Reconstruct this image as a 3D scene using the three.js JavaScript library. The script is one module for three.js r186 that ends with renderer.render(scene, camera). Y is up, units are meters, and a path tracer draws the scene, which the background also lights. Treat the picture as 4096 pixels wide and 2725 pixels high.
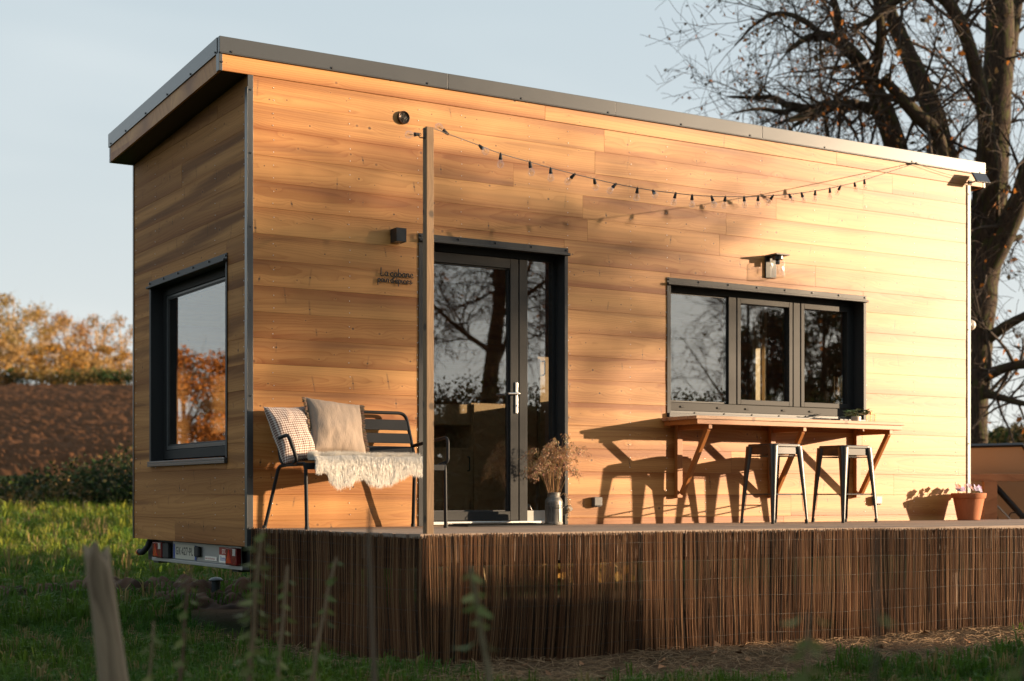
import * as THREE from 'three';
import { mergeGeometries, toCreasedNormals } from 'three/addons/utils/BufferGeometryUtils.js';
import { RoundedBoxGeometry } from 'three/addons/geometries/RoundedBoxGeometry.js';
import { ImprovedNoise } from 'three/addons/math/ImprovedNoise.js';

// ---------------------------------------------------------------- camera, sky, sun, exposure
// Axes: x runs along the porch wall, z comes out of it towards the garden, y = 0 is the top of the deck.
const scene = new THREE.Scene();
const CX = -3.8362, CY = 0.2215, CZ = 9.7049, YAW = 0.5493;
const cs = Math.cos(YAW), sn = Math.sin(YAW);
const camera = new THREE.PerspectiveCamera(2 * Math.atan(1362.5 / 6056.1) * 180 / Math.PI, 4096 / 2725, 0.1, 2500);
camera.position.set(CX, CY, CZ);
camera.lookAt(CX + sn, CY, CZ - cs);
camera.setViewOffset(4096, 2725, 0, -620.9, 4096, 2725);
camera.userData.fStop = 1.9;
camera.focus = 10.7;

const SUN = new THREE.Vector3(1.75, 0.27, 1).normalize();
const EXPOSURE = 2.7;
const sun = new THREE.DirectionalLight(new THREE.Color().setRGB(1.0, 0.735, 0.48), 4.9);
sun.position.copy(SUN).multiplyScalar(80);
sun.target.position.set(0, 0, 0);
sun.castShadow = true;
sun.shadow.mapSize.set(4096, 4096);
Object.assign(sun.shadow.camera, { left: -45, right: 45, top: 30, bottom: -30, near: 1, far: 220 });
scene.add(sun, sun.target);

function makeSky() {
  const W = 1024, H = 512, data = new Float32Array(W * H * 4), n = new ImprovedNoise();
  const zen = [0.150, 0.200, 0.240], mid = [0.235, 0.270, 0.287], hor = [0.326, 0.326, 0.302];
  for (let j = 0; j < H; j++) {
    const up = ((j + 0.5) / H - 0.5) * Math.PI, y = Math.sin(up);
    for (let i = 0; i < W; i++) {
      const az = ((i + 0.5) / W - 0.5) * 2 * Math.PI, x = Math.cos(az) * Math.cos(up), z = Math.sin(az) * Math.cos(up);
      const e = Math.max(0, y), a = 1 - Math.exp(-e * 7.0), b = 1 - Math.exp(-e * 1.6);
      const dot = Math.max(-1, Math.min(1, x * SUN.x + y * SUN.y + z * SUN.z)), ang = Math.acos(dot);
      const glow = 0.95 * Math.exp(-ang * ang / 0.16) + 0.75 * Math.exp(-ang / 0.5);
      const low = Math.exp(-e * 4);
      const k = 1 / (e + 0.12), cl = Math.max(0, n.noise(x * k * 1.3 + 3, z * k * 3.1, 1.7) + 0.5 * n.noise(x * k * 3.9, z * k * 8, 5.2)) * Math.min(1, e * 6);
      const o = (j * W + i) * 4;
      for (let c = 0; c < 3; c++) {
        let v = hor[c] + (mid[c] - hor[c]) * a; v += (zen[c] - mid[c]) * b;
        v += [0.36, 0.30, 0.23][c] * glow * (0.45 + 0.55 * low);
        v += [0.026, 0.022, 0.018][c] * cl;
        data[o + c] = v;
      }
      data[o + 3] = 1;
    }
  }
  const t = new THREE.DataTexture(data, W, H, THREE.RGBAFormat, THREE.FloatType);
  t.mapping = THREE.EquirectangularReflectionMapping; t.magFilter = THREE.LinearFilter; t.minFilter = THREE.LinearFilter; t.needsUpdate = true;
  return t;
}
const skyTex = makeSky();
scene.background = skyTex;
scene.environment = skyTex;

const renderer = new THREE.WebGLRenderer({ antialias: true });
renderer.toneMapping = THREE.LinearToneMapping;
renderer.toneMappingExposure = EXPOSURE;
renderer.shadowMap.enabled = true;

// ---------------------------------------------------------------- helpers
const V = (x, y, z) => new THREE.Vector3(x, y, z);
const noiser = new ImprovedNoise();
const N3 = (x, y = 0, z = 0) => noiser.noise(x, y, z);
function rng(seed) { let a = seed >>> 0; return () => { a = (a + 0x6d2b79f5) | 0; let t = Math.imul(a ^ (a >>> 15), 1 | a); t = (t + Math.imul(t ^ (t >>> 7), 61 | t)) ^ t; return ((t ^ (t >>> 14)) >>> 0) / 4294967296; }; }
const lerp = THREE.MathUtils.lerp, clamp = THREE.MathUtils.clamp, sstep = (x, a, b) => { const t = clamp((x - a) / (b - a), 0, 1); return t * t * (3 - 2 * t); };
const names = new Map();
function numbered(n) { const k = names.get(n) ?? 0; names.set(n, k + 1); return k ? n + '_' + String(k).padStart(3, '0') : n; }
function thing(name, label, category, pos = [0, 0, 0], turn = 0, group) {
  const o = new THREE.Group(); o.name = numbered(name); o.position.set(...pos); o.rotation.y = turn;
  o.userData = { label, category }; if (group) o.userData.group = group; scene.add(o); return o;
}
function part(parent, name, geo, m, kind) { const o = new THREE.Mesh(geo, m); o.name = name; o.castShadow = o.receiveShadow = true; if (kind) o.userData.kind = kind; parent.add(o); return o; }
function struct(name, geo, m) { const o = new THREE.Mesh(geo, m); o.name = numbered(name); o.castShadow = o.receiveShadow = true; o.userData.kind = 'structure'; scene.add(o); return o; }
const lin = (r, g, b) => new THREE.Color().setRGB(r, g, b);
const mat = (r, g, b, rough = 0.7, extra = {}) => new THREE.MeshPhysicalMaterial({ color: lin(r, g, b), roughness: rough, ...extra });

// axis box from min/max corners
function bx(x0, x1, y0, y1, z0, z1) { const g = new THREE.BoxGeometry(x1 - x0, y1 - y0, z1 - z0); g.translate((x0 + x1) / 2, (y0 + y1) / 2, (z0 + z1) / 2); return g; }
// rounded box from min/max corners, uv in metres
function rb(x0, x1, y0, y1, z0, z1, r = 0.004, seg = 2) {
  const g = new RoundedBoxGeometry(x1 - x0, y1 - y0, z1 - z0, seg, Math.min(r, (x1 - x0) / 2.05, (y1 - y0) / 2.05, (z1 - z0) / 2.05)); g.translate((x0 + x1) / 2, (y0 + y1) / 2, (z0 + z1) / 2); return metreUV(g);
}
function metreUV(g, s = 1, ox = 0, oy = 0) {
  const p = g.attributes.position, n = g.attributes.normal, uv = new Float32Array(p.count * 2);
  for (let i = 0; i < p.count; i++) {
    const ax = Math.abs(n.getX(i)), ay = Math.abs(n.getY(i)), az = Math.abs(n.getZ(i));
    let a, b;
    if (az >= ax && az >= ay) { a = p.getX(i); b = p.getY(i); } else if (ax >= ay) { a = p.getZ(i); b = p.getY(i); } else { a = p.getX(i); b = p.getZ(i); }
    uv[i * 2] = a * s + ox; uv[i * 2 + 1] = b * s + oy;
  }
  g.setAttribute('uv', new THREE.BufferAttribute(uv, 2)); return g;
}
const merge = (list) => { const l = list.map((g) => { const q = g.index ? g.toNonIndexed() : g; for (const k of Object.keys(q.attributes)) if (!['position', 'normal', 'uv'].includes(k)) q.deleteAttribute(k); return q; }); return mergeGeometries(l); };
function tube(pts, r, sides = 10, seg, closed = false) {
  const c = new THREE.CatmullRomCurve3(pts.map((p) => Array.isArray(p) ? V(...p) : p), closed, 'centripetal');
  return new THREE.TubeGeometry(c, seg ?? Math.max(8, pts.length * 6), r, sides, closed);
}
// tube with corners that are rounded off by radius rad
function bentTube(pts, r, rad = 0.05, sides = 10) {
  const P = pts.map((p) => V(...p)), path = new THREE.CurvePath();
  let prev = P[0];
  for (let i = 1; i < P.length; i++) {
    if (i === P.length - 1) { path.add(new THREE.LineCurve3(prev, P[i])); break; }
    const a = P[i].clone().sub(P[i - 1]), b = P[i + 1].clone().sub(P[i]), q = Math.min(rad, a.length() * 0.49, b.length() * 0.49);
    const s = P[i].clone().addScaledVector(a.normalize(), -q), e = P[i].clone().addScaledVector(b.normalize(), q);
    path.add(new THREE.LineCurve3(prev, s)); path.add(new THREE.QuadraticBezierCurve3(s, P[i], e)); prev = e;
  }
  const all = []; for (const c of path.curves) { const n = c.isLineCurve3 ? 1 : 6; for (let k = 0; k < n; k++) all.push(c.getPoint(k / n)); } all.push(P[P.length - 1]);
  const B = new MB(); B.limb(all, all.map(() => r), sides, null, true); return B.geo();
}
function rod(a, b, r, sides = 8, r2 = r) { const B = new MB(); B.limb([V(...a), V(...b)], [r, r2], sides, null, true); return B.geo(); }

// collects many small faces into one geometry
class MB {
  constructor(colored = false) { this.p = []; this.n = []; this.u = []; this.c = []; this.i = []; this.colored = colored; }
  vert(x, y, z, nx, ny, nz, u, v, col) { this.p.push(x, y, z); this.n.push(nx, ny, nz); this.u.push(u, v); if (this.colored) this.c.push(...(col ?? [1, 1, 1])); return this.p.length / 3 - 1; }
  limb(pts, rad, sides = 6, col, caps = false, vScale = 1) {
    const rings = []; let ref = V(0.31, 0.22, 0.93), len = 0;
    for (let k = 0; k < pts.length; k++) {
      const t = (pts[Math.min(k + 1, pts.length - 1)]).clone().sub(pts[Math.max(k - 1, 0)]).normalize();
      if (k) len += pts[k].distanceTo(pts[k - 1]);
      let a = ref.clone().addScaledVector(t, -ref.dot(t)); if (a.lengthSq() < 1e-4) a = V(1, 0, 0).addScaledVector(t, -t.x); a.normalize(); ref = a; const b = t.clone().cross(a);
      const ring = [];
      for (let s = 0; s <= sides; s++) { const w = s / sides * Math.PI * 2, x = Math.cos(w), y = Math.sin(w), nx = a.x * x + b.x * y, ny = a.y * x + b.y * y, nz = a.z * x + b.z * y; ring.push(this.vert(pts[k].x + nx * rad[k], pts[k].y + ny * rad[k], pts[k].z + nz * rad[k], nx, ny, nz, s / sides, len * vScale, typeof col === 'function' ? col(k / (pts.length - 1)) : col)); }
      rings.push(ring);
    }
    for (let k = 0; k + 1 < rings.length; k++) for (let s = 0; s < sides; s++) { const A = rings[k][s], B = rings[k][s + 1], C = rings[k + 1][s], D = rings[k + 1][s + 1]; this.i.push(A, B, C, B, D, C); }
    if (caps) for (const e of [0, pts.length - 1]) {
      const t = e ? pts[e].clone().sub(pts[e - 1]).normalize() : pts[0].clone().sub(pts[1]).normalize(), m = this.vert(pts[e].x, pts[e].y, pts[e].z, t.x, t.y, t.z, 0.5, 0.5, typeof col === 'function' ? col(e ? 1 : 0) : col), ids = [];
      for (let s = 0; s < sides; s++) { const q = rings[e][s] * 3; ids.push(this.vert(this.p[q], this.p[q + 1], this.p[q + 2], t.x, t.y, t.z, 0.5, 0.5, typeof col === 'function' ? col(e ? 1 : 0) : col)); }
      for (let s = 0; s < sides; s++) e ? this.i.push(m, ids[s], ids[(s + 1) % sides]) : this.i.push(m, ids[(s + 1) % sides], ids[s]);
    }
  }
  // leaf: pointed blade from a along d (length vector), half width vector w, bent by normal n
  leaf(a, d, w, col, bend = 0.15) {
    const n = d.clone().cross(w).normalize(), q = (t, s, h) => [a.x + d.x * t + w.x * s + n.x * h, a.y + d.y * t + w.y * s + n.y * h, a.z + d.z * t + w.z * s + n.z * h], L = d.length() * bend;
    const ids = [q(0, 0, 0), q(0.45, 1, L * 0.6), q(0.45, -1, L * 0.6), q(0.45, 0, L), q(1, 0, 0)].map((v, i) => this.vert(...v, n.x, n.y, n.z, [0.5, 1, 0, 0.5, 0.5][i], [0, 0.5, 0.5, 0.5, 1][i], col));
    this.i.push(ids[0], ids[3], ids[1], ids[0], ids[2], ids[3], ids[3], ids[4], ids[1], ids[2], ids[4], ids[3]);
  }
  // flat diamond card of real size (twig clump, husk)
  tri(a, b, c, col) { const n = b.clone().sub(a).cross(c.clone().sub(a)).normalize(), i = [a, b, c].map((v, k) => this.vert(v.x, v.y, v.z, n.x, n.y, n.z, k === 1 ? 1 : 0, k === 2 ? 1 : 0, col)); this.i.push(...i); }
  geo() {
    const g = new THREE.BufferGeometry();
    g.setAttribute('position', new THREE.Float32BufferAttribute(this.p, 3)); g.setAttribute('normal', new THREE.Float32BufferAttribute(this.n, 3)); g.setAttribute('uv', new THREE.Float32BufferAttribute(this.u, 2));
    if (this.colored) g.setAttribute('color', new THREE.Float32BufferAttribute(this.c, 3));
    g.setIndex(this.i); return g;
  }
}
const randDir = (r) => { const z = r() * 2 - 1, a = r() * 6.2832, q = Math.sqrt(1 - z * z); return V(q * Math.cos(a), z, q * Math.sin(a)); };

function dataTex(W, H, fn, srgb = true, ch = 4) {
  const d = new Uint8Array(W * H * 4);
  for (let j = 0; j < H; j++) for (let i = 0; i < W; i++) { const v = fn(i, j), o = (j * W + i) * 4; d[o] = v[0]; d[o + 1] = v[1]; d[o + 2] = v[2]; d[o + 3] = 255; }
  const t = new THREE.DataTexture(d, W, H); t.wrapS = t.wrapT = THREE.RepeatWrapping; t.magFilter = THREE.LinearFilter; t.minFilter = THREE.LinearMipmapLinearFilter; t.generateMipmaps = true;
  if (srgb) t.colorSpace = THREE.SRGBColorSpace; t.needsUpdate = true; return t;
}
const toS = (v) => { v = clamp(v, 0, 1); return 255 * (v <= 0.0031308 ? v * 12.92 : 1.055 * Math.pow(v, 1 / 2.4) - 0.055); };
const rgb = (a) => [toS(a[0]), toS(a[1]), toS(a[2])];

// ---------------------------------------------------------------- wood
const BOARD = 0.1782, TEXLEN = 4.0;
function boardTextures(seed, P) {
  const r = rng(seed), W = 2048, H = 96, L = TEXLEN, knots = [];
  for (let x = r() * 0.2; x < L; x += 0.07 + r() * 0.30) knots.push({ x, y: 0.012 + r() * (BOARD - 0.024), s: (0.005 + r() * r() * 0.012), spike: r() < 0.3, dark: r(), hgt: 0.02 + r() * 0.06, lean: (r() - 0.5) * 0.5 });
  const o = seed * 7.31, zc0 = 0.02 + r() * 0.10, yc0 = r() * BOARD, pitch = 0.009 + r() * 0.010, stainy = P.stain * (0.6 + r() * 0.8), side = r() < 0.5 ? 1 : -1, edge = 0.35 + 0.65 * r();
  const col = new Uint8Array(W * H * 4), bmp = new Uint8Array(W * H * 4);
  const knotsAt = Array.from({ length: W }, (_, i) => knots.filter((k) => Math.abs(k.x - i / W * L) < 0.13));
  for (let i = 0; i < W; i++) {
    const X = i / W * L, zc = zc0 + 0.06 * N3(X * 0.55, o, 1.3), yc = yc0 + 0.09 * N3(X * 0.4, o, 7.7), ks = knotsAt[i];
    const patch = N3(X * 0.9, o, 22.1);
    for (let j = 0; j < H; j++) {
      const Y = j / H * BOARD;
      let push = 0, core = 0, halo = 0, spike = 0;
      for (const k of ks) {
        const dx = X - k.x - (k.spike ? k.lean * (Y - k.y) : 0), dy = Y - k.y;
        const q = (dx / (k.s * 6)) ** 2 + (dy / (k.s * 2.4)) ** 2; push += k.s * 1.6 * Math.exp(-q);
        const e = Math.sqrt((dx / k.s) ** 2 + (dy / (k.s * 0.85)) ** 2); core = Math.max(core, (1 - sstep(e, 0.45, 1.0)) * (0.55 + 0.45 * k.dark)); halo = Math.max(halo, Math.exp(-((e - 1.3) ** 2) / 0.3));
        if (k.spike) spike = Math.max(spike, Math.exp(-((dx / 0.006) ** 2)) * (1 - sstep(Math.abs(dy), k.hgt * 0.6, k.hgt)) * (0.3 + 0.7 * k.dark));
      }
      const rr = Math.sqrt((Y - yc) ** 2 + zc * zc) + push + 0.0035 * N3(X * 2.2, Y * 22, o) + 0.0011 * N3(X * 7, Y * 80, o + 3);
      const f = rr / pitch, fr = f - Math.floor(f), late = Math.pow(fr, 2.4) * (1 - sstep(fr, 0.90, 1.0));
      const fib = 0.5 * N3(X * 9, Y * 420, o + 9) + 0.5 * N3(X * 30, Y * 900, o + 5);
      const streak = N3(X * 0.55, Y * 34, o + 13) * 0.6 + N3(X * 1.6, Y * 85, o + 17) * 0.4;
      const band = sstep(N3(X * 0.36, Y * 11, o + 31) + 0.16 * N3(X * 1.7, Y * 50, o + 37) + 0.25 * patch, 0.02, 0.62);
      let t = clamp(0.42 * late + 0.14 * fib + 0.14 * streak + P.wide * (0.5 * N3(X * 0.32, Y * 15, o + 41) + 0.5 * N3(X * 0.4, Y * 7, o + 47)) + edge * (sstep(side > 0 ? Y / BOARD : 1 - Y / BOARD, 0.45 + 0.5 * N3(X * 0.45, o, 53) + 0.06 * N3(X * 3, Y * 30, o), 1.15 + 0.2 * N3(X * 0.6, o, 57))) + 0.22, 0, 1.15);
      let c = [lerp(P.light[0], P.dark[0], t), lerp(P.light[1], P.dark[1], t), lerp(P.light[2], P.dark[2], t)];
      const st = clamp(stainy * (band * 0.72 + 0.2 * Math.max(0, streak)), 0, 0.85); for (let q = 0; q < 3; q++) c[q] = lerp(c[q], P.stainC[q], st);
      const hl = clamp(halo * 0.22, 0, 1); for (let q = 0; q < 3; q++) c[q] = lerp(c[q], P.light[q] * [1.02, 1.05, 1.15][q], hl);
      const dk = clamp(core + spike * 0.55, 0, 0.92); for (let q = 0; q < 3; q++) c[q] = lerp(c[q], P.knot[q], dk);
      const oo = (j * W + i) * 4; col[oo] = toS(c[0]); col[oo + 1] = toS(c[1]); col[oo + 2] = toS(c[2]); col[oo + 3] = 255;
      const h = clamp(150 - 70 * late - 45 * core - 35 * fib - 20 * spike, 0, 255); bmp[oo] = bmp[oo + 1] = bmp[oo + 2] = h; bmp[oo + 3] = 255;
    }
  }
  const mk = (d, srgb) => { const t = new THREE.DataTexture(d, W, H); t.wrapS = t.wrapT = THREE.RepeatWrapping; t.magFilter = THREE.LinearFilter; if (srgb) t.colorSpace = THREE.SRGBColorSpace; t.needsUpdate = true; return t; };
  return { map: mk(col, true), bump: mk(bmp, false) };
}
const larch = { light: [0.54, 0.268, 0.080], dark: [0.30, 0.105, 0.016], stainC: [0.18, 0.058, 0.010], knot: [0.05, 0.022, 0.010], stain: 0.8, wide: 1.05 };
const weathered = { light: [0.46, 0.225, 0.074], dark: [0.25, 0.100, 0.026], stainC: [0.125, 0.045, 0.011], knot: [0.035, 0.018, 0.010], stain: 0.85, wide: 0.8 };  // weathered stain, plus the shade of the left wall darkened into the colours
const boardTex = []; for (let k = 0; k < 9; k++) boardTex.push(boardTextures(11 + k * 5, larch));
const shadedSideTex = []; for (let k = 0; k < 6; k++) shadedSideTex.push(boardTextures(211 + k * 5, weathered));
const tones = [[1, 1, 1], [0.95, 0.92, 0.88], [1.04, 1.03, 1.02], [0.98, 0.94, 0.88]];
const boardMats = [];
for (let k = 0; k < 9; k++) for (const t of tones) boardMats.push(new THREE.MeshPhysicalMaterial({ map: boardTex[k].map, bumpMap: boardTex[k].bump, bumpScale: 0.0012, color: lin(...t), roughness: 0.5 }));
const shadedSideMats = shadedSideTex.flatMap((t) => [[1, 1, 1], [0.9, 0.87, 0.84], [1.05, 1.04, 1.02]].map((c) => new THREE.MeshPhysicalMaterial({ map: t.map, bumpMap: t.bump, bumpScale: 0.0012, color: lin(...c), roughness: 0.7, specularIntensity: 0.5 })));
// board whose face looks along +z at z = 0; u0 picks a stretch of the 4 m texture
function boardGeo(x0, x1, y0, y1, th, u0, flip, rowY0 = y0, ch = 0.0011) {
  const P = [], Nn = [], U = [], q = (a, b, c, d, n) => { for (const v of [a, b, c, a, c, d]) { P.push(...v); Nn.push(...n); let u = u0 + (v[0] - x0) / TEXLEN, w = (v[1] - rowY0) / BOARD; if (flip & 1) u = 1 - u; if (flip & 2) w = 1 - w; if (Math.abs(n[2]) < 0.5) w += v[2] * 3; U.push(u, w); } };
  const X0 = x0 + ch * 0.4, X1 = x1 - ch * 0.4, Y0 = y0 + ch, Y1 = y1 - ch, zc = -ch, s = Math.SQRT1_2;
  q([X0, Y0, 0], [X1, Y0, 0], [X1, Y1, 0], [X0, Y1, 0], [0, 0, 1]);
  q([x0, y0, zc], [x1, y0, zc], [X1, Y0, 0], [X0, Y0, 0], [0, -s, s]);
  q([X0, Y1, 0], [X1, Y1, 0], [x1, y1, zc], [x0, y1, zc], [0, s, s]);
  q([x0, y0, zc], [X0, Y0, 0], [X0, Y1, 0], [x0, y1, zc], [-s, 0, s]);
  q([X1, Y0, 0], [x1, y0, zc], [x1, y1, zc], [X1, Y1, 0], [s, 0, s]);
  q([x0, y0, -th], [x1, y0, -th], [x1, y0, zc], [x0, y0, zc], [0, -1, 0]);
  q([x0, y1, zc], [x1, y1, zc], [x1, y1, -th], [x0, y1, -th], [0, 1, 0]);
  q([x0, y0, -th], [x0, y0, zc], [x0, y1, zc], [x0, y1, -th], [-1, 0, 0]);
  q([x1, y0, zc], [x1, y0, -th], [x1, y1, -th], [x1, y1, zc], [1, 0, 0]);
  const g = new THREE.BufferGeometry(); g.setAttribute('position', new THREE.Float32BufferAttribute(P, 3)); g.setAttribute('normal', new THREE.Float32BufferAttribute(Nn, 3)); g.setAttribute('uv', new THREE.Float32BufferAttribute(U, 2)); return g;
}
// general timber texture, grain along u (1 m per repeat of u, 0.25 m of v)
function timberTex(seed, A, B, K, knots = 5) {
  const r = rng(seed), W = 512, H = 128, ks = Array.from({ length: knots }, () => [r(), r(), 0.012 + r() * 0.02]);
  return dataTex(W, H, (i, j) => {
    const x = i / W, y = j / H; let k = 0, p = 0; for (const q of ks) { let dx = Math.abs(x - q[0]); dx = Math.min(dx, 1 - dx); let dy = Math.abs(y - q[1]); dy = Math.min(dy, 1 - dy); const e = Math.hypot(dx / q[2], dy * 0.25 / q[2] / 0.9 * 1.0); k = Math.max(k, 1 - sstep(e, 0.4, 1)); p += Math.exp(-((dx / 0.06) ** 2) - (dy / 0.1) ** 2); }
    const f = y * 9 + 1.4 * N3(Math.cos(x * 6.283) * 0.6 + seed, Math.sin(x * 6.283) * 0.6, y * 3) + p * 1.3, late = Math.pow(f - Math.floor(f), 2), fib = N3(x * 16, y * 60, seed), big = N3(Math.cos(x * 6.283) + seed, Math.sin(x * 6.283), y * 1.5 + 8);
    const t = clamp(0.15 + 0.5 * late + 0.22 * fib + 0.35 * big, 0, 1); return rgb([0, 1, 2].map((q) => lerp(lerp(A[q], B[q], t), K[q], k * 0.8)));
  });
}
const speckTex = (seed, A, B, freq, S = 256) => dataTex(S, S, (i, j) => { const x = i / S * freq, y = j / S * freq; const t = clamp(0.5 + 0.55 * N3(x, y, seed) + 0.35 * N3(x * 2.7, y * 2.7, seed + 4) + 0.3 * N3(x * 7, y * 7, seed + 9), 0, 1); return rgb([0, 1, 2].map((q) => lerp(A[q], B[q], t))); });
const grainBump = dataTex(256, 256, (i, j) => { const v = 128 + 90 * N3(i * 0.31, j * 0.31, 2) + 50 * N3(i * 0.77, j * 0.77, 5); return [v, v, v]; }, false);

// metals and others
const steelTex = speckTex(3, [0.012, 0.014, 0.015], [0.019, 0.020, 0.0205], 60);
const frameMat = new THREE.MeshPhysicalMaterial({ map: steelTex, roughness: 0.6, specularIntensity: 0.6, bumpMap: grainBump, bumpScale: 0.0002 });
const flashMat = mat(0.036, 0.040, 0.043, 0.38, { clearcoat: 0.7, clearcoatRoughness: 0.22 });
const trimMat = mat(0.026, 0.028, 0.030, 0.5, { specularIntensity: 0.7 });
const blackMat = mat(0.012, 0.013, 0.014, 0.5);
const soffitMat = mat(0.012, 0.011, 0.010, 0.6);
const screwMat = mat(0.06, 0.06, 0.06, 0.35, { metalness: 0.6 });
const chromeMat = mat(0.62, 0.62, 0.62, 0.3, { metalness: 1 });
const glassMat = new THREE.MeshPhysicalMaterial({ color: lin(0.94, 0.96, 0.95), roughness: 0, transmission: 1, thickness: 0, ior: 2.3 });
const bulbGlass = new THREE.MeshPhysicalMaterial({ color: lin(0.97, 0.97, 0.97), roughness: 0.03, transmission: 1, thickness: 0, ior: 1.9 });
const thinGlass = new THREE.MeshPhysicalMaterial({ color: lin(0.98, 0.98, 0.98), roughness: 0, transmission: 1, thickness: 0, ior: 1.5 });
const rubberMat = mat(0.015, 0.015, 0.015, 0.7);

// ---------------------------------------------------------------- ground
const RF = (x, z) => { const dx = x - CX, dz = z - CZ; return [dx * cs + dz * sn, dx * sn - dz * cs]; };
const XZ = (R, F) => [CX + R * cs + F * sn, CZ + R * sn - F * cs];
const riseTab = [[0, 0], [16, 0], [20, 0.16], [24, 0.45], [30, 0.9], [40, 1.7], [60, 3.55], [85, 6.2], [110, 8.7], [125, 9.5], [160, 9.9], [3000, 10]];
function rise(F) { for (let k = 1; k < riseTab.length; k++) if (F < riseTab[k][0]) { const [a, b] = riseTab[k - 1], [c, d] = riseTab[k]; return b + (d - b) * clamp((F - a) / (c - a), 0, 1); } return 10; }
function groundY(x, z) {
  const [R, F] = RF(x, z), a = R / Math.max(F, 6), lat = lerp(1, 0.12, sstep(a, -0.22, -0.02)), back = F < 0 ? 0 : 1;
  return -0.755 + rise(F) * lat * back * (1 - 0.6 * sstep(-a, 0.6, 1.5)) + 0.035 * N3(x * 0.5, z * 0.5, 3) + 0.02 * N3(x * 1.7, z * 1.7, 8);
}
// how much bare earth there is: a worn strip before the reed screen
function bare(x, z) {
  const front = (1 - sstep(z, 3.1, 4.3)) * sstep(z, 1.6, 2.1) * sstep(x, -0.6, 0.9);
  const side = (1 - sstep(Math.abs(x - 0.0), 0.1, 0.7)) * (1 - sstep(z, 2.0, 2.6)) * sstep(z, -1, 0);
  const under = sstep(x, 0.1, 0.8) * (1 - sstep(z, 1.9, 2.1)) * sstep(z, -3.4, -2.6);
  return clamp(Math.max(front * 1.15, side * 0.7, under) + 0.55 * N3(x * 1.3, z * 1.3, 1) + 0.25 * N3(x * 4, z * 4, 6) - 0.12, 0, 1);
}
{
  const axis = (a, b, st) => { const v = []; for (let t = a; t <= b + 1e-6; t += st) v.push(t); let q = st, lo = a, hi = b; const L = [], Hh = []; while (hi < 900) { q *= 1.18; hi += q; Hh.push(hi); lo -= q; L.push(lo); } return [...L.reverse(), ...v, ...Hh]; };
  const xs = axis(-12, 9, 0.13), zs = axis(-14, 9, 0.13), p = [], c = [], u = [], idx = [];
  for (const z of zs) for (const x of xs) {
    p.push(x, groundY(x, z), z); u.push(x, z);
    const b = bare(x, z), n = 0.5 + 0.5 * N3(x * 2.3, z * 2.3, 4), far = sstep(Math.hypot(x, z), 25, 60);
    const earth = [0.105 + 0.05 * n, 0.064 + 0.03 * n, 0.036 + 0.017 * n], turf = [0.022 + 0.014 * n, 0.036 + 0.02 * n, 0.008 + 0.004 * n], meadow = [0.055 + 0.03 * n, 0.065 + 0.02 * n, 0.02];
    for (let q = 0; q < 3; q++) c.push(lerp(lerp(turf[q], meadow[q], far), earth[q], b));
  }
  const w = xs.length; for (let j = 0; j + 1 < zs.length; j++) for (let i = 0; i + 1 < w; i++) { const a = j * w + i; idx.push(a, a + w, a + 1, a + 1, a + w, a + w + 1); }
  const g = new THREE.BufferGeometry(); g.setAttribute('position', new THREE.Float32BufferAttribute(p, 3)); g.setAttribute('color', new THREE.Float32BufferAttribute(c, 3)); g.setAttribute('uv', new THREE.Float32BufferAttribute(u, 2)); g.setIndex(idx); g.computeVertexNormals();
  const soil = speckTex(5, [0.62, 0.62, 0.62], [1, 1, 1], 18, 512), sb = speckTex(6, [0, 0, 0], [1, 1, 1], 26, 512); sb.colorSpace = THREE.NoColorSpace;
  struct('ground', g, new THREE.MeshPhysicalMaterial({ vertexColors: true, map: soil, bumpMap: sb, bumpScale: 0.03, roughness: 1, specularIntensity: 0.15 }));
}
// ploughed field on the slope behind
{
  const nF = 230, nA = 260, p = [], c = [], idx = [];
  for (let j = 0; j <= nF; j++) for (let i = 0; i <= nA; i++) {
    const F = 37 * Math.pow(112 / 37, j / nF), a = -0.62 + 0.60 * i / nA, [x, z] = XZ(a * F, F), e = Math.min(1, i / 6, (nA - i) / 6, j / 3, (nF - j) / 3);
    const row = N3(x * 0.9, F * 2.6, 2), clod = 0.6 * N3(a * 330, F * 2.4, 9) + 0.5 * N3(a * 700, F * 5, 4);
    p.push(x, groundY(x, z) - 0.08 + e * (0.34 + 0.10 * Math.sin(F * 2.3 + 2 * N3(x * 0.15, z * 0.15)) + 0.22 * clod + 0.10 * row), z);
    const n = clamp(0.5 + 0.5 * N3(a * 90, F * 0.8, 3) + 0.6 * N3(i * 0.73, j * 0.81, 6), 0, 1.4); c.push(0.075 + 0.045 * n, 0.035 + 0.021 * n, 0.017 + 0.010 * n);
  }
  for (let j = 0; j < nF; j++) for (let i = 0; i < nA; i++) { const a = j * (nA + 1) + i; idx.push(a, a + 1, a + nA + 1, a + 1, a + nA + 2, a + nA + 1); }
  const g = new THREE.BufferGeometry(); g.setAttribute('position', new THREE.Float32BufferAttribute(p, 3)); g.setAttribute('color', new THREE.Float32BufferAttribute(c, 3)); g.setIndex(idx); g.computeVertexNormals();
  struct('ploughed_field', g, new THREE.MeshPhysicalMaterial({ vertexColors: true, roughness: 1, specularIntensity: 0.1 }));
}
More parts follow.
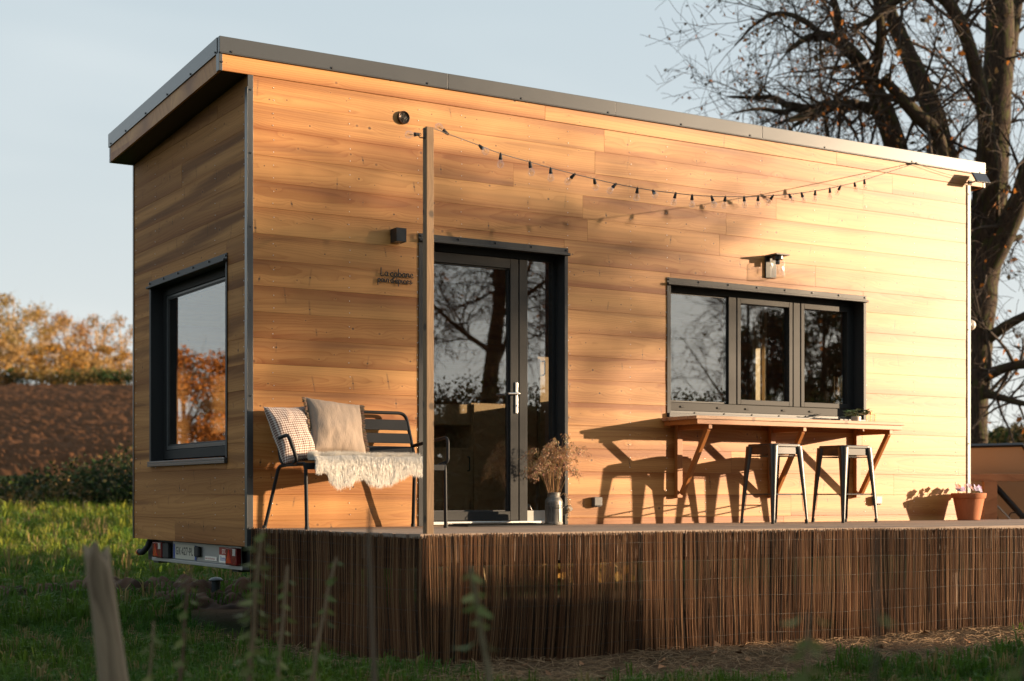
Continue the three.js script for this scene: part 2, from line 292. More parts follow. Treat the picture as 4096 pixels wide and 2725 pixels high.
// ---------------------------------------------------------------- the house on its trailer
const HL = 7.05, HW = 2.5, YB = -0.1265, ROWS = 18, YT = YB + ROWS * BOARD, RS = 0.06;
const roofTop = (z) => 3.31 + RS * z, roofLow = (z) => 3.083 + RS * z;
const plyTex = timberTex(77, [0.50, 0.33, 0.17], [0.36, 0.21, 0.10], [0.20, 0.10, 0.05], 3);
const plyMat = new THREE.MeshPhysicalMaterial({ map: plyTex, roughness: 0.6 });
const house = thing('tiny_house', 'wood-clad tiny house on a trailer with dark metal roof edge and window frames', 'tiny house');

function wallCore(x0, x1, y0, y1, z0, z1, holes) {
  const s = new THREE.Shape([[x0, y0], [x1, y0], [x1, y1], [x0, y1]].map((v) => new THREE.Vector2(...v)));
  for (const [a, b, c, d] of holes) s.holes.push(new THREE.Path([[a, c], [a, d], [b, d], [b, c]].map((v) => new THREE.Vector2(...v))));
  const g = new THREE.ExtrudeGeometry(s, { depth: z1 - z0, bevelEnabled: false }); g.translate(0, 0, z0); return metreUV(g);
}
// rows of boards on a wall that lies in the local plane z = 0, cut round the openings
function cladding(parent, x0, x1, opens, r, mats = boardMats) {
  let last = -1;
  for (let k = 0; k < ROWS; k++) {
    const y0 = YB + k * BOARD, y1 = y0 + BOARD, spans = [];
    let cuts = [x0, x1];
    const hit = opens.filter((o) => o[3] > y0 + 0.004 && o[2] < y1 - 0.004);
    for (const o of hit) cuts.push(o[0], o[1]);
    cuts.sort((a, b) => a - b);
    for (let i = 0; i + 1 < cuts.length; i++) {
      const a = cuts[i], b = cuts[i + 1], o = hit.find((q) => q[0] <= a + 1e-6 && q[1] >= b - 1e-6);
      if (!o) spans.push([a, b, y0, y1]); else { if (o[2] - y0 > 0.012) spans.push([a, b, y0, o[2]]); if (y1 - o[3] > 0.012) spans.push([a, b, o[3], y1]); }
    }
    for (const [a, b, c, d] of spans) {
      const cut = [a]; let at = a;
      while (b - at > 3.9) { const step = 1.3 + r() * 2.4; if (b - at - step < 0.5) { at = b - 0.9 - r() * 0.8; } else at += step; cut.push(at); if (cut.length > 6) break; }
      if (b - a > 1.6 && cut.length === 1 && r() < 0.25) cut.push(a + 0.4 + r() * (b - a - 0.8));
      cut.push(b);
      for (let i = 0; i + 1 < cut.length; i++) {
        let m; do m = Math.floor(r() * mats.length); while (Math.abs(m - last) < 3); last = m;
        const len = cut[i + 1] - cut[i], g = boardGeo(cut[i] + 0.0006, cut[i + 1] - 0.0006, c + 0.0003, d - 0.0003, 0.018, r() * Math.max(0, 1 - len / TEXLEN), Math.floor(r() * 4), y0);
        g.translate(0, 0, (r() - 0.5) * 0.0022); part(parent, 'plank', g, mats[m]);
      }
    }
  }
}
const DOOR = [1.345, 2.575, -0.2, 2.085], WIN = [3.595, 5.712, 0.885, 1.935];
const frontWall = part(house, 'front_wall', wallCore(0.02, HL - 0.02, YB + 0.005, 3.06, -0.18, -0.021, [[DOOR[0], DOOR[1], 0.0, DOOR[3]], WIN]), plyMat);
cladding(frontWall, 0, HL, [DOOR, WIN], rng(101));
// left wall: local x is world z
const LWIN = [-2.045, -0.405, 0.485, 1.885];
const leftWall = new THREE.Mesh(wallCore(-HW + 0.02, -0.181, YB + 0.005, 2.92, -0.18, -0.021, [LWIN]), plyMat);
leftWall.name = 'left_wall'; leftWall.rotation.y = -Math.PI / 2; leftWall.castShadow = leftWall.receiveShadow = true; house.add(leftWall);
cladding(leftWall, -HW, -0.001, [LWIN], rng(211), shadedSideMats);
// right wall with a window that lets the low sun in; local x is world -z
const RWIN = [0.40, 0.64, 0.95, 1.83];
const rightWall = new THREE.Mesh(wallCore(0.181, HW - 0.02, YB + 0.005, 2.92, -0.18, -0.021, [RWIN]), plyMat);
rightWall.name = 'right_wall'; rightWall.rotation.y = Math.PI / 2; rightWall.position.x = HL; rightWall.castShadow = rightWall.receiveShadow = true; house.add(rightWall);
cladding(rightWall, 0.001, HW, [RWIN], rng(223));
part(rightWall, 'window_pane', bx(RWIN[0], RWIN[1], RWIN[2], RWIN[3], -0.102, -0.1), glassMat);
const backWall = part(house, 'back_wall', bx(0.02, HL - 0.02, YB + 0.005, 2.93, -2.498, -2.345), plyMat);
{ const r = rng(307); for (let k = 0; k < 15; k++) { const g = boardGeo(0.2, 3.9, 0.02 + k * BOARD + 0.001, 0.02 + (k + 1) * BOARD - 0.001, 0.012, r() * 0.05, Math.floor(r() * 4)); g.translate(0, 0, -2.331); part(backWall, 'plank', g, boardMats[Math.floor(r() * 36)]); } for (let k = 0; k < 15; k++) { const g = boardGeo(3.902, 6.85, 0.02 + k * BOARD + 0.001, 0.02 + (k + 1) * BOARD - 0.001, 0.012, r() * 0.2, Math.floor(r() * 4)); g.translate(0, 0, -2.331); part(backWall, 'plank', g, boardMats[Math.floor(r() * 36)]); } }
part(house, 'floor', bx(0.18, HL - 0.18, YB + 0.02, 0.0, -2.34, -0.185), plyMat);
part(house, 'ceiling', bx(0.18, HL - 0.18, 2.74, 2.80, -2.34, -0.185), plyMat);

// roof: sloping slab, fascia boards and metal edge
function sheared(x0, x1, ya, yb, z0, z1) { // box whose top and bottom follow the roof slope
  const g = bx(x0, x1, 0, 1, z0, z1), p = g.attributes.position; for (let i = 0; i < p.count; i++) { const z = p.getZ(i); p.setY(i, (p.getY(i) > 0.5 ? yb : ya) + RS * z); } g.computeVertexNormals(); return metreUV(g);
}
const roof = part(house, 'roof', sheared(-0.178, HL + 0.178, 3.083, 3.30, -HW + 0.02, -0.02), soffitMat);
{
  const r = rng(61);
  const xs = [-0.2, 1.15, 2.62, 4.28, 5.9, HL + 0.2];
  const fx = [-0.195, 2.4, 5.4, HL + 0.195];
  for (let i = 0; i < 3; i++) part(roof, 'fascia_board', boardGeo(fx[i] + 0.001, fx[i + 1] - 0.001, 3.0845, 3.2035, 0.018, r() * 0.2, i), boardMats[(i * 9 + 2) % 36]);
  const edge = [-0.205, 1.55, 3.05, 4.55, HL + 0.205];
  for (let i = 0; i < 4; i++) { const g = rb(edge[i] + (i ? 0.0005 : 0), edge[i + 1] - 0.0005, 3.204, 3.312, -0.03, 0.012 + (i % 2) * 0.0012, 0.003); part(roof, 'edge_flashing', g, flashMat); const d = rb(edge[i] + 0.003, edge[i + 1] - 0.003, 3.197, 3.2035, -0.015, 0.016, 0.002); part(roof, 'drip_edge', d, flashMat); }
  for (const [xa, xb, nm] of [[-0.203, -0.179, 'l'], [HL + 0.179, HL + 0.203, 'r']]) {
    part(roof, 'fascia_board', sheared(xa + 0.004, xb - 0.002, 3.0835, 3.203, -HW + 0.002, -0.021), boardMats[6]);
    part(roof, 'edge_flashing', sheared(xa - 0.006, xb + 0.004, 3.2045, 3.3115, -HW - 0.015, -0.031), flashMat);
    part(roof, 'corner_trim', rb(xa - (nm === 'l' ? 0.004 : -0.006), xa + (nm === 'l' ? 0.022 : 0.03), 3.0825, 3.2038, -0.05, 0.004, 0.002), flashMat);
  }
  part(roof, 'back_flashing', bx(-0.2, HL + 0.2, 2.93, 3.165, -HW - 0.014, -HW + 0.015), flashMat);
  const sc = (x, y, z, ax) => { const g = new THREE.CylinderGeometry(0.0065, 0.008, 0.007, 8); if (ax === 'z') g.rotateX(Math.PI / 2); else g.rotateZ(Math.PI / 2); g.translate(x, y, z); return g; };
  for (const x of [-0.12, 0.62, 1.38, 2.18, 2.98, 3.7, 4.42, 5.25, 6.3, 7.18]) part(roof, 'screw', sc(x, 3.216, 0.0155, 'z'), screwMat);
  for (const z of [-0.06, -0.55, -1.05, -1.55, -2.05, -2.44]) part(roof, 'screw', sc(-0.2125, 3.218 + RS * z, z, 'x'), screwMat);
  part(roof, 'screw', sc(-0.186, 3.14, 0.007, 'z'), screwMat);
}
// corner trims
{
  const L = (x, z) => merge([rb(-0.003, 0.036, YB - 0.004, 3.081, 0.0025, 0.009, 0.0015), rb(-0.009, -0.0025, YB - 0.004, 3.0, -0.034, 0.009, 0.0015)]);
  const t = part(house, 'corner_trim', L(), flashMat);
  for (const y of [2.98, 2.55, 2.05, 1.55, 0.9, 0.35]) { const g = new THREE.CylinderGeometry(0.006, 0.0075, 0.007, 8); g.rotateX(Math.PI / 2); g.translate(0.018, y, 0.012); part(t, 'screw', g, screwMat); }
  const rt = part(house, 'corner_trim', merge([rb(HL - 0.03, HL + 0.004, YB, 3.081, 0.0025, 0.009, 0.0015), rb(HL + 0.003, HL + 0.009, YB, 3.08, -0.03, 0.009, 0.0015)]), mat(0.30, 0.30, 0.29, 0.4));
  for (const y of [3.0, 2.35, 1.75, 0.7]) { const g = new THREE.CylinderGeometry(0.005, 0.0065, 0.006, 8); g.rotateX(Math.PI / 2); g.translate(HL - 0.013, y, 0.012); part(rt, 'screw', g, screwMat); }
  part(house, 'corner_trim', bx(-0.008, 0.004, YB, 2.93, -HW - 0.01, -HW + 0.012), flashMat);
}
// nail heads in pairs over the studs
{
  const r = rng(99), l = [], hole = (x, y) => [DOOR, WIN].some((o) => x > o[0] - 0.035 && x < o[1] + 0.035 && y > o[2] - 0.01 && y < o[3] + 0.04);
  const head = new THREE.SphereGeometry(0.0036, 6, 4); head.scale(1, 1, 0.6);
  for (const x of [0.184, 0.76, 1.305, 1.666, 2.255, 2.607, 3.2, 3.559, 3.952, 4.539, 5.142, 5.735, 6.334, 6.876]) for (let k = 0; k < ROWS; k++) for (const d of [0.034, 0.118]) { const X = x + (r() - 0.5) * 0.012, Y = YB + k * BOARD + d + (r() - 0.5) * 0.008; if (Y < 0.02 || hole(X, Y)) continue; l.push(head.clone().translate(X, Y, 0.0018)); }
  for (const x of [1.300, 2.625, 3.552, 5.752]) for (let k = 0; k < 16; k++) { const Y = 0.06 + k * 0.125 + r() * 0.02; const o = x < 3 ? DOOR : WIN; if (Y < o[2] || Y > o[3]) continue; l.push(head.clone().translate(x, Y, 0.0018)); }
  part(frontWall, 'nail_heads', merge(l), mat(0.75, 0.74, 0.72, 0.3, { metalness: 0.7 }), 'stuff');
  const l2 = []; for (const x of [-2.44, -1.95, -1.3, -0.62, -0.07]) for (let k = 0; k < ROWS - 1; k++) for (const d of [0.034, 0.118]) { const X = x + (r() - 0.5) * 0.012, Y = YB + k * BOARD + d; if (X > LWIN[0] - 0.03 && X < LWIN[1] + 0.03 && Y > LWIN[2] - 0.02 && Y < LWIN[3] + 0.03) continue; l2.push(head.clone().translate(X, Y, 0.0018)); }
  part(leftWall, 'nail_heads', merge(l2), mat(0.75, 0.74, 0.72, 0.3, { metalness: 0.7 }), 'stuff');
}
// frame of four bars round an opening
const ring = (x0, x1, y0, y1, w, z0, z1, wb = w, wt = w, wr = w) => merge([rb(x0, x0 + w, y0, y1, z0, z1, 0.003), rb(x1 - wr, x1, y0, y1, z0, z1, 0.003), rb(x0 + w, x1 - wr, y0, y0 + wb, z0, z1 - 0.0005, 0.003), rb(x0 + w, x1 - wr, y1 - wt, y1, z0, z1 - 0.0005, 0.003)]);
function bolts(parent, list) { for (const [x, y, z] of list) { const g = new THREE.CylinderGeometry(0.0065, 0.009, 0.009, 8); g.rotateX(Math.PI / 2); g.translate(x, y, z); part(parent, 'screw', g, screwMat); } }
// outer sheet-metal surround: jamb strips, drip head, reveal lining
function surround(parent, x0, x1, y0, y1, nb, sill) {
  part(parent, 'jamb_trim', merge([rb(x0 - 0.036, x0 - 0.001, y0 - (sill ? 0.03 : 0), y1 - 0.002, 0.002, 0.008, 0.0015), bx(x0 - 0.004, x0 + 0.002, y0, y1, -0.178, 0.005)]), trimMat);
  part(parent, 'jamb_trim', merge([rb(x1 + 0.001, x1 + 0.030, y0 - (sill ? 0.03 : 0), y1 - 0.002, 0.002, 0.008, 0.0015), bx(x1 - 0.002, x1 + 0.004, y0, y1, -0.178, 0.005)]), trimMat);
  part(parent, 'drip_head', merge([rb(x0 - 0.038, x1 + 0.033, y1 - 0.002, y1 + 0.038, 0.0022, 0.0085, 0.0015), rb(x0 - 0.042, x1 + 0.037, y1 - 0.022, y1 - 0.003, 0.009, 0.036, 0.004), bx(x0, x1, y1 - 0.006, y1, -0.178, 0.009)]), trimMat);
  const l = []; for (let i = 0; i < nb; i++) l.push([lerp(x0 - 0.02, x1 + 0.015, i / (nb - 1)), y1 + 0.021, 0.0125]); bolts(parent, l);
}
// kitchen window
{
  const w = part(house, 'kitchen_window', ring(WIN[0] + 0.002, WIN[1] - 0.002, WIN[2] + 0.03, WIN[3] - 0.008, 0.055, -0.175, -0.108, 0.068, 0.048, 0.05), frameMat);
  surround(w, WIN[0], WIN[1], WIN[2], WIN[3], 8, true);
  part(w, 'mullion', rb(4.285, 4.372, 0.983, 1.879, -0.17, -0.106, 0.004), frameMat);
  part(w, 'mullion', rb(5.000, 5.080, 0.983, 1.879, -0.17, -0.106, 0.004), frameMat);
  part(w, 'sash', ring(4.374, 4.985, 0.985, 1.877, 0.038, -0.165, -0.100, 0.042, 0.046), frameMat);
  part(w, 'sash', ring(5.082, 5.660, 0.985, 1.877, 0.038, -0.165, -0.100, 0.042, 0.046), frameMat);
  part(w, 'glazing_bead', ring(3.652, 4.284, 0.985, 1.877, 0.014, -0.16, -0.125), blackMat);
  part(w, 'pane', bx(3.66, 4.278, 0.99, 1.872, -0.1275, -0.126), glassMat);
  part(w, 'pane', bx(4.40, 4.96, 1.015, 1.845, -0.1375, -0.136), glassMat);
  part(w, 'pane', bx(5.11, 5.635, 1.015, 1.845, -0.1375, -0.136), glassMat);
  for (const x of [3.80, 4.184, 4.485, 4.89, 5.20]) part(w, 'weep_cap', rb(x - 0.019, x + 0.019, 0.941, 0.956, -0.110, -0.100, 0.002), rubberMat);
  const sill = part(w, 'sill', merge([rb(WIN[0] - 0.03, WIN[1] + 0.03, 0.852, 0.886, -0.006, 0.03, 0.003), rb(WIN[0] + 0.004, WIN[1] - 0.004, 0.868, 0.8835, -0.17, -0.0065, 0.002), rb(WIN[0] + 0.004, WIN[1] - 0.004, 0.884, 0.9145, -0.17, -0.1055, 0.002)]), flashMat);
  bolts(sill, [3.93, 4.24, 4.54, 4.84, 5.14].map((x) => [x, 0.9, -0.103]));
}
// entrance door with its side light
{
  const d = part(house, 'entrance_door', ring(DOOR[0] + 0.002, DOOR[1] - 0.002, 0.002, DOOR[3] - 0.008, 0.048, -0.175, -0.112, 0.02, 0.052, 0.03), frameMat);
  surround(d, DOOR[0], DOOR[1], 0.0, DOOR[3], 5, false);
  part(d, 'mullion', rb(2.234, 2.308, 0.023, 2.023, -0.17, -0.104, 0.004), frameMat);
  part(d, 'door_leaf', ring(1.396, 2.222, 0.035, 2.020, 0.072, -0.165, -0.098, 0.068, 0.074), frameMat);
  part(d, 'leaf_bead', ring(1.466, 2.152, 0.101, 1.948, 0.012, -0.16, -0.118), blackMat);
  part(d, 'pane', bx(1.47, 2.15, 0.105, 1.944, -0.1325, -0.131), glassMat);
  part(d, 'pane', bx(2.312, 2.541, 0.112, 2.02, -0.1325, -0.131), glassMat);
  part(d, 'lower_rail', rb(2.309, 2.543, 0.023, 0.108, -0.16, -0.112, 0.003), mat(0.42, 0.41, 0.37, 0.5));
  part(d, 'threshold', rb(1.35, 2.57, 0.005, 0.03, -0.11, -0.082, 0.004), mat(0.72, 0.71, 0.69, 0.35, { metalness: 0.8 }));
  const h = part(d, 'handle', merge([rb(2.188, 2.214, 0.846, 1.084, -0.098, -0.088, 0.006, 3), bentTube([[2.201, 0.995, -0.092], [2.201, 0.995, -0.045], [2.10, 0.992, -0.045]], 0.009, 0.012, 10)]), chromeMat);
  const k = new THREE.CylinderGeometry(0.006, 0.006, 0.006, 10); k.rotateX(Math.PI / 2); k.translate(2.201, 0.905, -0.087); part(h, 'keyhole', k, blackMat);
}
// bedroom window in the end wall (local frame of the left wall: x is world z)
{
  const w = new THREE.Mesh(ring(LWIN[0] + 0.002, LWIN[1] - 0.002, LWIN[2] + 0.025, LWIN[3] - 0.006, 0.07, -0.175, -0.092, 0.07, 0.075, 0.07), frameMat);
  w.name = 'bedroom_window'; w.rotation.y = -Math.PI / 2; w.castShadow = w.receiveShadow = true; house.add(w);
  surround(w, LWIN[0], LWIN[1], LWIN[2], LWIN[3], 6, true);
  part(w, 'sash', ring(LWIN[0] + 0.075, LWIN[1] - 0.075, LWIN[2] + 0.098, LWIN[3] - 0.084, 0.03, -0.17, -0.096, 0.03, 0.02, 0.03), mat(0.06, 0.064, 0.066, 0.35));
  part(w, 'glazing_bead', ring(LWIN[0] + 0.104, LWIN[1] - 0.104, LWIN[2] + 0.126, LWIN[3] - 0.103, 0.014, -0.165, -0.101), blackMat);
  part(w, 'pane', bx(LWIN[0] + 0.112, LWIN[1] - 0.112, LWIN[2] + 0.132, LWIN[3] - 0.109, -0.1055, -0.104), glassMat);
  part(w, 'sill', merge([rb(LWIN[0] - 0.03, LWIN[1] + 0.03, LWIN[2] - 0.012, LWIN[2] + 0.006, -0.17, 0.028, 0.003), rb(LWIN[0] - 0.03, LWIN[1] + 0.03, LWIN[2] - 0.035, LWIN[2] - 0.0125, 0.002, 0.028, 0.002)]), flashMat);
}
// trailer chassis under the floor
function canvasTex(w, h, draw) { const c = document.createElement('canvas'); c.width = w; c.height = h; draw(c.getContext('2d'), w, h); const t = new THREE.CanvasTexture(c); t.colorSpace = THREE.SRGBColorSpace; t.magFilter = THREE.LinearFilter; return t; }
{
  const galv = mat(0.36, 0.37, 0.37, 0.45, { metalness: 0.6 }), dark = mat(0.02, 0.02, 0.021, 0.6);
  const ch = part(house, 'trailer_chassis', merge([bx(0.10, 6.9, -0.32, YB - 0.003, -2.30, -2.18), bx(0.10, 6.9, -0.32, YB - 0.003, -0.55, -0.43), bx(0.10, 0.2, -0.30, YB - 0.003, -2.44, -0.08), bx(3.2, 3.3, -0.30, YB - 0.003, -2.17, -0.56)]), dark);
  part(ch, 'rear_panel', rb(0.062, 0.07, -0.268, -0.135, -1.72, -0.28, 0.002), galv);
  part(ch, 'rear_bar', rb(0.045, 0.098, -0.298, -0.270, -2.18, -0.22, 0.004), galv);
  // a flat print that looks out along -x
  const print = (z0, z1, y0, y1, x, tex, name) => { const g = new THREE.BoxGeometry(z1 - z0, y1 - y0, 0.003); const o = part(ch, name, g, new THREE.MeshPhysicalMaterial({ map: tex, roughness: 0.4 })); o.rotation.y = -Math.PI / 2; o.position.set(x, (y0 + y1) / 2, (z0 + z1) / 2); return o; };
  print(-1.69, -1.17, -0.262, -0.152, 0.058, canvasTex(520, 110, (c, w, h) => {
    c.fillStyle = '#b9b6aa'; c.fillRect(0, 0, w, h); c.fillStyle = '#1d3f8f'; c.fillRect(0, 0, 40, h); c.fillRect(w - 40, 0, 40, h); c.fillStyle = '#151515'; c.font = 'bold 84px sans-serif'; c.textBaseline = 'middle'; c.fillText('GK\u00b7427\u00b7PL', 52, h * 0.46, w - 110); c.font = '14px sans-serif'; c.fillText('F', 14, 92);
  }), 'number_plate');
  print(-0.99, -0.745, -0.252, -0.222, 0.058, canvasTex(256, 32, (c, w, h) => { c.fillStyle = '#e6e0d8'; c.fillRect(0, 0, w, h); c.fillStyle = '#8c1d18'; c.font = 'bold 19px sans-serif'; c.textBaseline = 'middle'; c.fillText('www.Stock-Remorques.', 8, 17, w - 16); }), 'small_sticker');
  print(-0.69, -0.30, -0.258, -0.148, 0.056, canvasTex(400, 112, (c, w, h) => { c.fillStyle = '#efeae2'; c.fillRect(0, 0, w, h); c.fillStyle = '#9c1f17'; c.fillRect(0, 0, w, 56); c.fillStyle = '#f1ece4'; c.font = 'bold 46px sans-serif'; c.textBaseline = 'middle'; c.fillText('STOCK', 56, 30, 230); c.fillStyle = '#1e3f93'; c.font = 'bold 44px sans-serif'; c.fillText('Remorques', 24, 84, 330); }), 'dealer_sticker');
  const red = mat(0.16, 0.008, 0.007, 0.25), clear = mat(0.5, 0.48, 0.45, 0.2), refl = mat(0.55, 0.03, 0.02, 0.12, { clearcoat: 1 });
  for (const z of [-2.09, -0.48]) {
    const l = part(ch, 'tail_light', rb(0.02, 0.06, -0.268, -0.146, z, z + 0.21, 0.008), red);
    const t = new THREE.ExtrudeGeometry(new THREE.Shape([new THREE.Vector2(-0.05, -0.045), new THREE.Vector2(0.05, -0.045), new THREE.Vector2(0, 0.05)]), { depth: 0.004, bevelEnabled: false }); t.rotateY(-Math.PI / 2); t.translate(0.019, -0.208, z + 0.075); part(l, 'reflector', t, refl);
    part(l, 'clear_lens', rb(0.016, 0.021, -0.20, -0.15, z + 0.15, z + 0.2, 0.002), clear);
  }
  part(ch, 'junction_box', rb(0.03, 0.06, -0.266, -0.15, -1.875, -1.74, 0.006), rubberMat);
  part(ch, 'plate_lamp', rb(0.03, 0.055, -0.235, -0.155, -1.16, -1.065, 0.012, 3), rubberMat);
  part(ch, 'side_marker', merge([bentTube([[0.08, -0.14, -2.33], [0.06, -0.20, -2.34], [0.04, -0.245, -2.42], [0.035, -0.235, -2.46]], 0.024, 0.04, 10)]), rubberMat);
  const m = new THREE.CylinderGeometry(0.026, 0.026, 0.012, 14); m.rotateX(Math.PI / 2); m.translate(0.035, -0.24, -2.472); part(ch, 'marker_lens', m, mat(0.6, 0.08, 0.02, 0.3));
}
// ---------------------------------------------------------------- deck
const deckTex = [timberTex(21, [0.27, 0.195, 0.145], [0.15, 0.105, 0.075], [0.06, 0.04, 0.03], 2), timberTex(22, [0.30, 0.215, 0.155], [0.18, 0.125, 0.085], [0.06, 0.04, 0.03], 2), timberTex(23, [0.24, 0.18, 0.14], [0.13, 0.095, 0.07], [0.06, 0.04, 0.03], 3)];
const deckMats = deckTex.map((t) => new THREE.MeshPhysicalMaterial({ map: t, bumpMap: t, bumpScale: 0.002, roughness: 0.75 }));
const deckLeft = (z) => 0.03 + 0.116 * z;
{
  const deck = thing('deck', 'raised weathered timber deck in front of the wooden tiny house', 'deck'), r = rng(17);
  const n = 14, w = 2.0 / n;
  for (let k = 0; k < n; k++) {
    const z0 = 0.012 + k * w, z1 = z0 + w - 0.005; let x = deckLeft((z0 + z1) / 2);
    while (x < 8.6) {
      let e = x + 2.4 + r() * 2.2; if (8.6 - e < 0.9) e = 8.6; e = Math.min(e, 8.6);
      const g = rb(x + 0.0015, e - 0.0015, -0.028, (r() - 0.5) * 0.002, z0, z1, 0.004); const ox = r() * 3, oy = r() * 3, uv = g.attributes.uv; for (let i = 0; i < uv.count; i++) uv.setXY(i, uv.getX(i) + ox, uv.getY(i) * 4 + oy);
      part(deck, 'plank', g, deckMats[Math.floor(r() * 3)]); x = e;
    }
  }
  part(deck, 'rim_joist', bx(0.34, 8.6, -0.17, -0.03, 1.945, 1.985), deckMats[2]);
  for (const z of [0.1, 0.7, 1.35]) part(deck, 'joist', bx(0.2, 8.6, -0.16, -0.03, z, z + 0.05), deckMats[2]);
  for (const x of [0.6, 2.6, 4.6, 6.6, 8.4]) for (const z of [0.2, 1.85]) part(deck, 'foot', bx(x - 0.045, x + 0.045, groundY(x, z) - 0.05, -0.161, z - 0.045, z + 0.045), deckMats[2]);
  const uvFix = (o) => o;
}
// reed screens round the deck
function reedScreen(label, path, len, topAt, seed, out) {
  const t = thing('reed_screen', label, 'reed screen'), r = rng(seed), B = new MB(true), wires = [];
  const at = (s) => path(s);
  const bulge = (s, y) => 0.018 * N3(s * 2.1, y * 1.3, seed) + 0.012 * N3(s * 6, y * 2, seed + 3);
  const lean = (s) => 0.07 * N3(s * 1.4, 0.5, seed + 8) + 0.02 * N3(s * 7, 1, seed);
  for (let layer = 0; layer < 2; layer++) for (let s = layer * 0.004; s < len; s += (layer ? 0.0062 : 0.0036) + r() * 0.0034 + (r() < 0.02 ? 0.006 : 0)) {
    if (layer === 0 && out.gap && Math.abs(s - out.gap) < 0.011) continue;
    const [x, z, nx, nz] = at(s), gy = groundY(x, z), y1 = topAt(s) + (r() - 0.5) * 0.016 - (r() < 0.06 ? r() * 0.05 : 0) - layer * 0.01, y0 = gy - 0.01 + (r() < 0.25 ? r() * 0.03 : 0), rad = 0.0016 + r() * 0.0014, pts = [], rr = [];
    const ln = lean(s) + (r() - 0.5) * 0.018, off = (layer ? -0.010 : 0.006) + (r() - 0.5) * 0.007;
    const dx = -nz, dz = nx; // along the mat
    for (let k = 0; k <= 4; k++) { const f = k / 4, y = lerp(y1, y0, f), b = bulge(s, y) + off, m = ln * f * f + 0.004 * N3(s * 90, f * 3, 4); pts.push(V(x + nx * b + dx * -m, y, z + nz * b + dz * -m)); rr.push(rad * (0.75 + 0.35 * f)); }
    const q = r(), tone = (0.8 + 0.4 * r()) * (1 + 0.35 * N3(s * 3.1, 2, seed + 6)), c = q < 0.55 ? [0.120, 0.055, 0.025] : q < 0.80 ? [0.225, 0.125, 0.062] : [0.028, 0.015, 0.009]; const c2 = c.map((v) => v * tone);
    const kn = 2 + Math.floor(r() * 2); B.limb(pts, rr, 5, (f) => c2.map((v) => v * (0.85 + 0.3 * Math.abs(Math.sin(f * 9 + kn * s * 50)))), false);
  }
  part(t, 'reeds', B.geo(), new THREE.MeshPhysicalMaterial({ vertexColors: true, roughness: 0.75, specularIntensity: 0.35 }), 'stuff');
  const wm = mat(0.08, 0.07, 0.06, 0.5, { metalness: 0.5 });
  for (const f of [0.09, 0.25, 0.41, 0.57, 0.74, 0.9]) { const W = new MB(), pts = []; for (let s = 0; s <= len; s += 0.035) { const [x, z, nx, nz] = at(s), y = lerp(topAt(s), groundY(x, z), f + 0.006 * N3(s * 3, f * 9, seed)), b = bulge(s, y) + 0.0125; pts.push(V(x + nx * b, y, z + nz * b)); } W.limb(pts, pts.map(() => 0.0008), 4); part(t, 'wire', W.geo(), wm); }
}
reedScreen('long brown reed screen hiding the front of the deck', (s) => [0.272 + s, 2.026, 0, 1], 8.25, (s) => -0.006 + 0.012 * N3(s * 0.9, 3, 3) - 0.02 * sstep(s, 3, 6), 41, { gap: 0.915 });
{ const ax = 0.03, az = 0.02, bx2 = 0.262, bz = 2.034, L = Math.hypot(bx2 - ax, bz - az), ux = (bx2 - ax) / L, uz = (bz - az) / L; reedScreen('shaded reed screen closing the short end of the deck beside the trailer', (s) => [ax + ux * s, az + uz * s, -uz, ux], L, (s) => 0.004 + 0.012 * N3(s * 2.5, 1, 9) - 0.012 * s, 43, {}); }

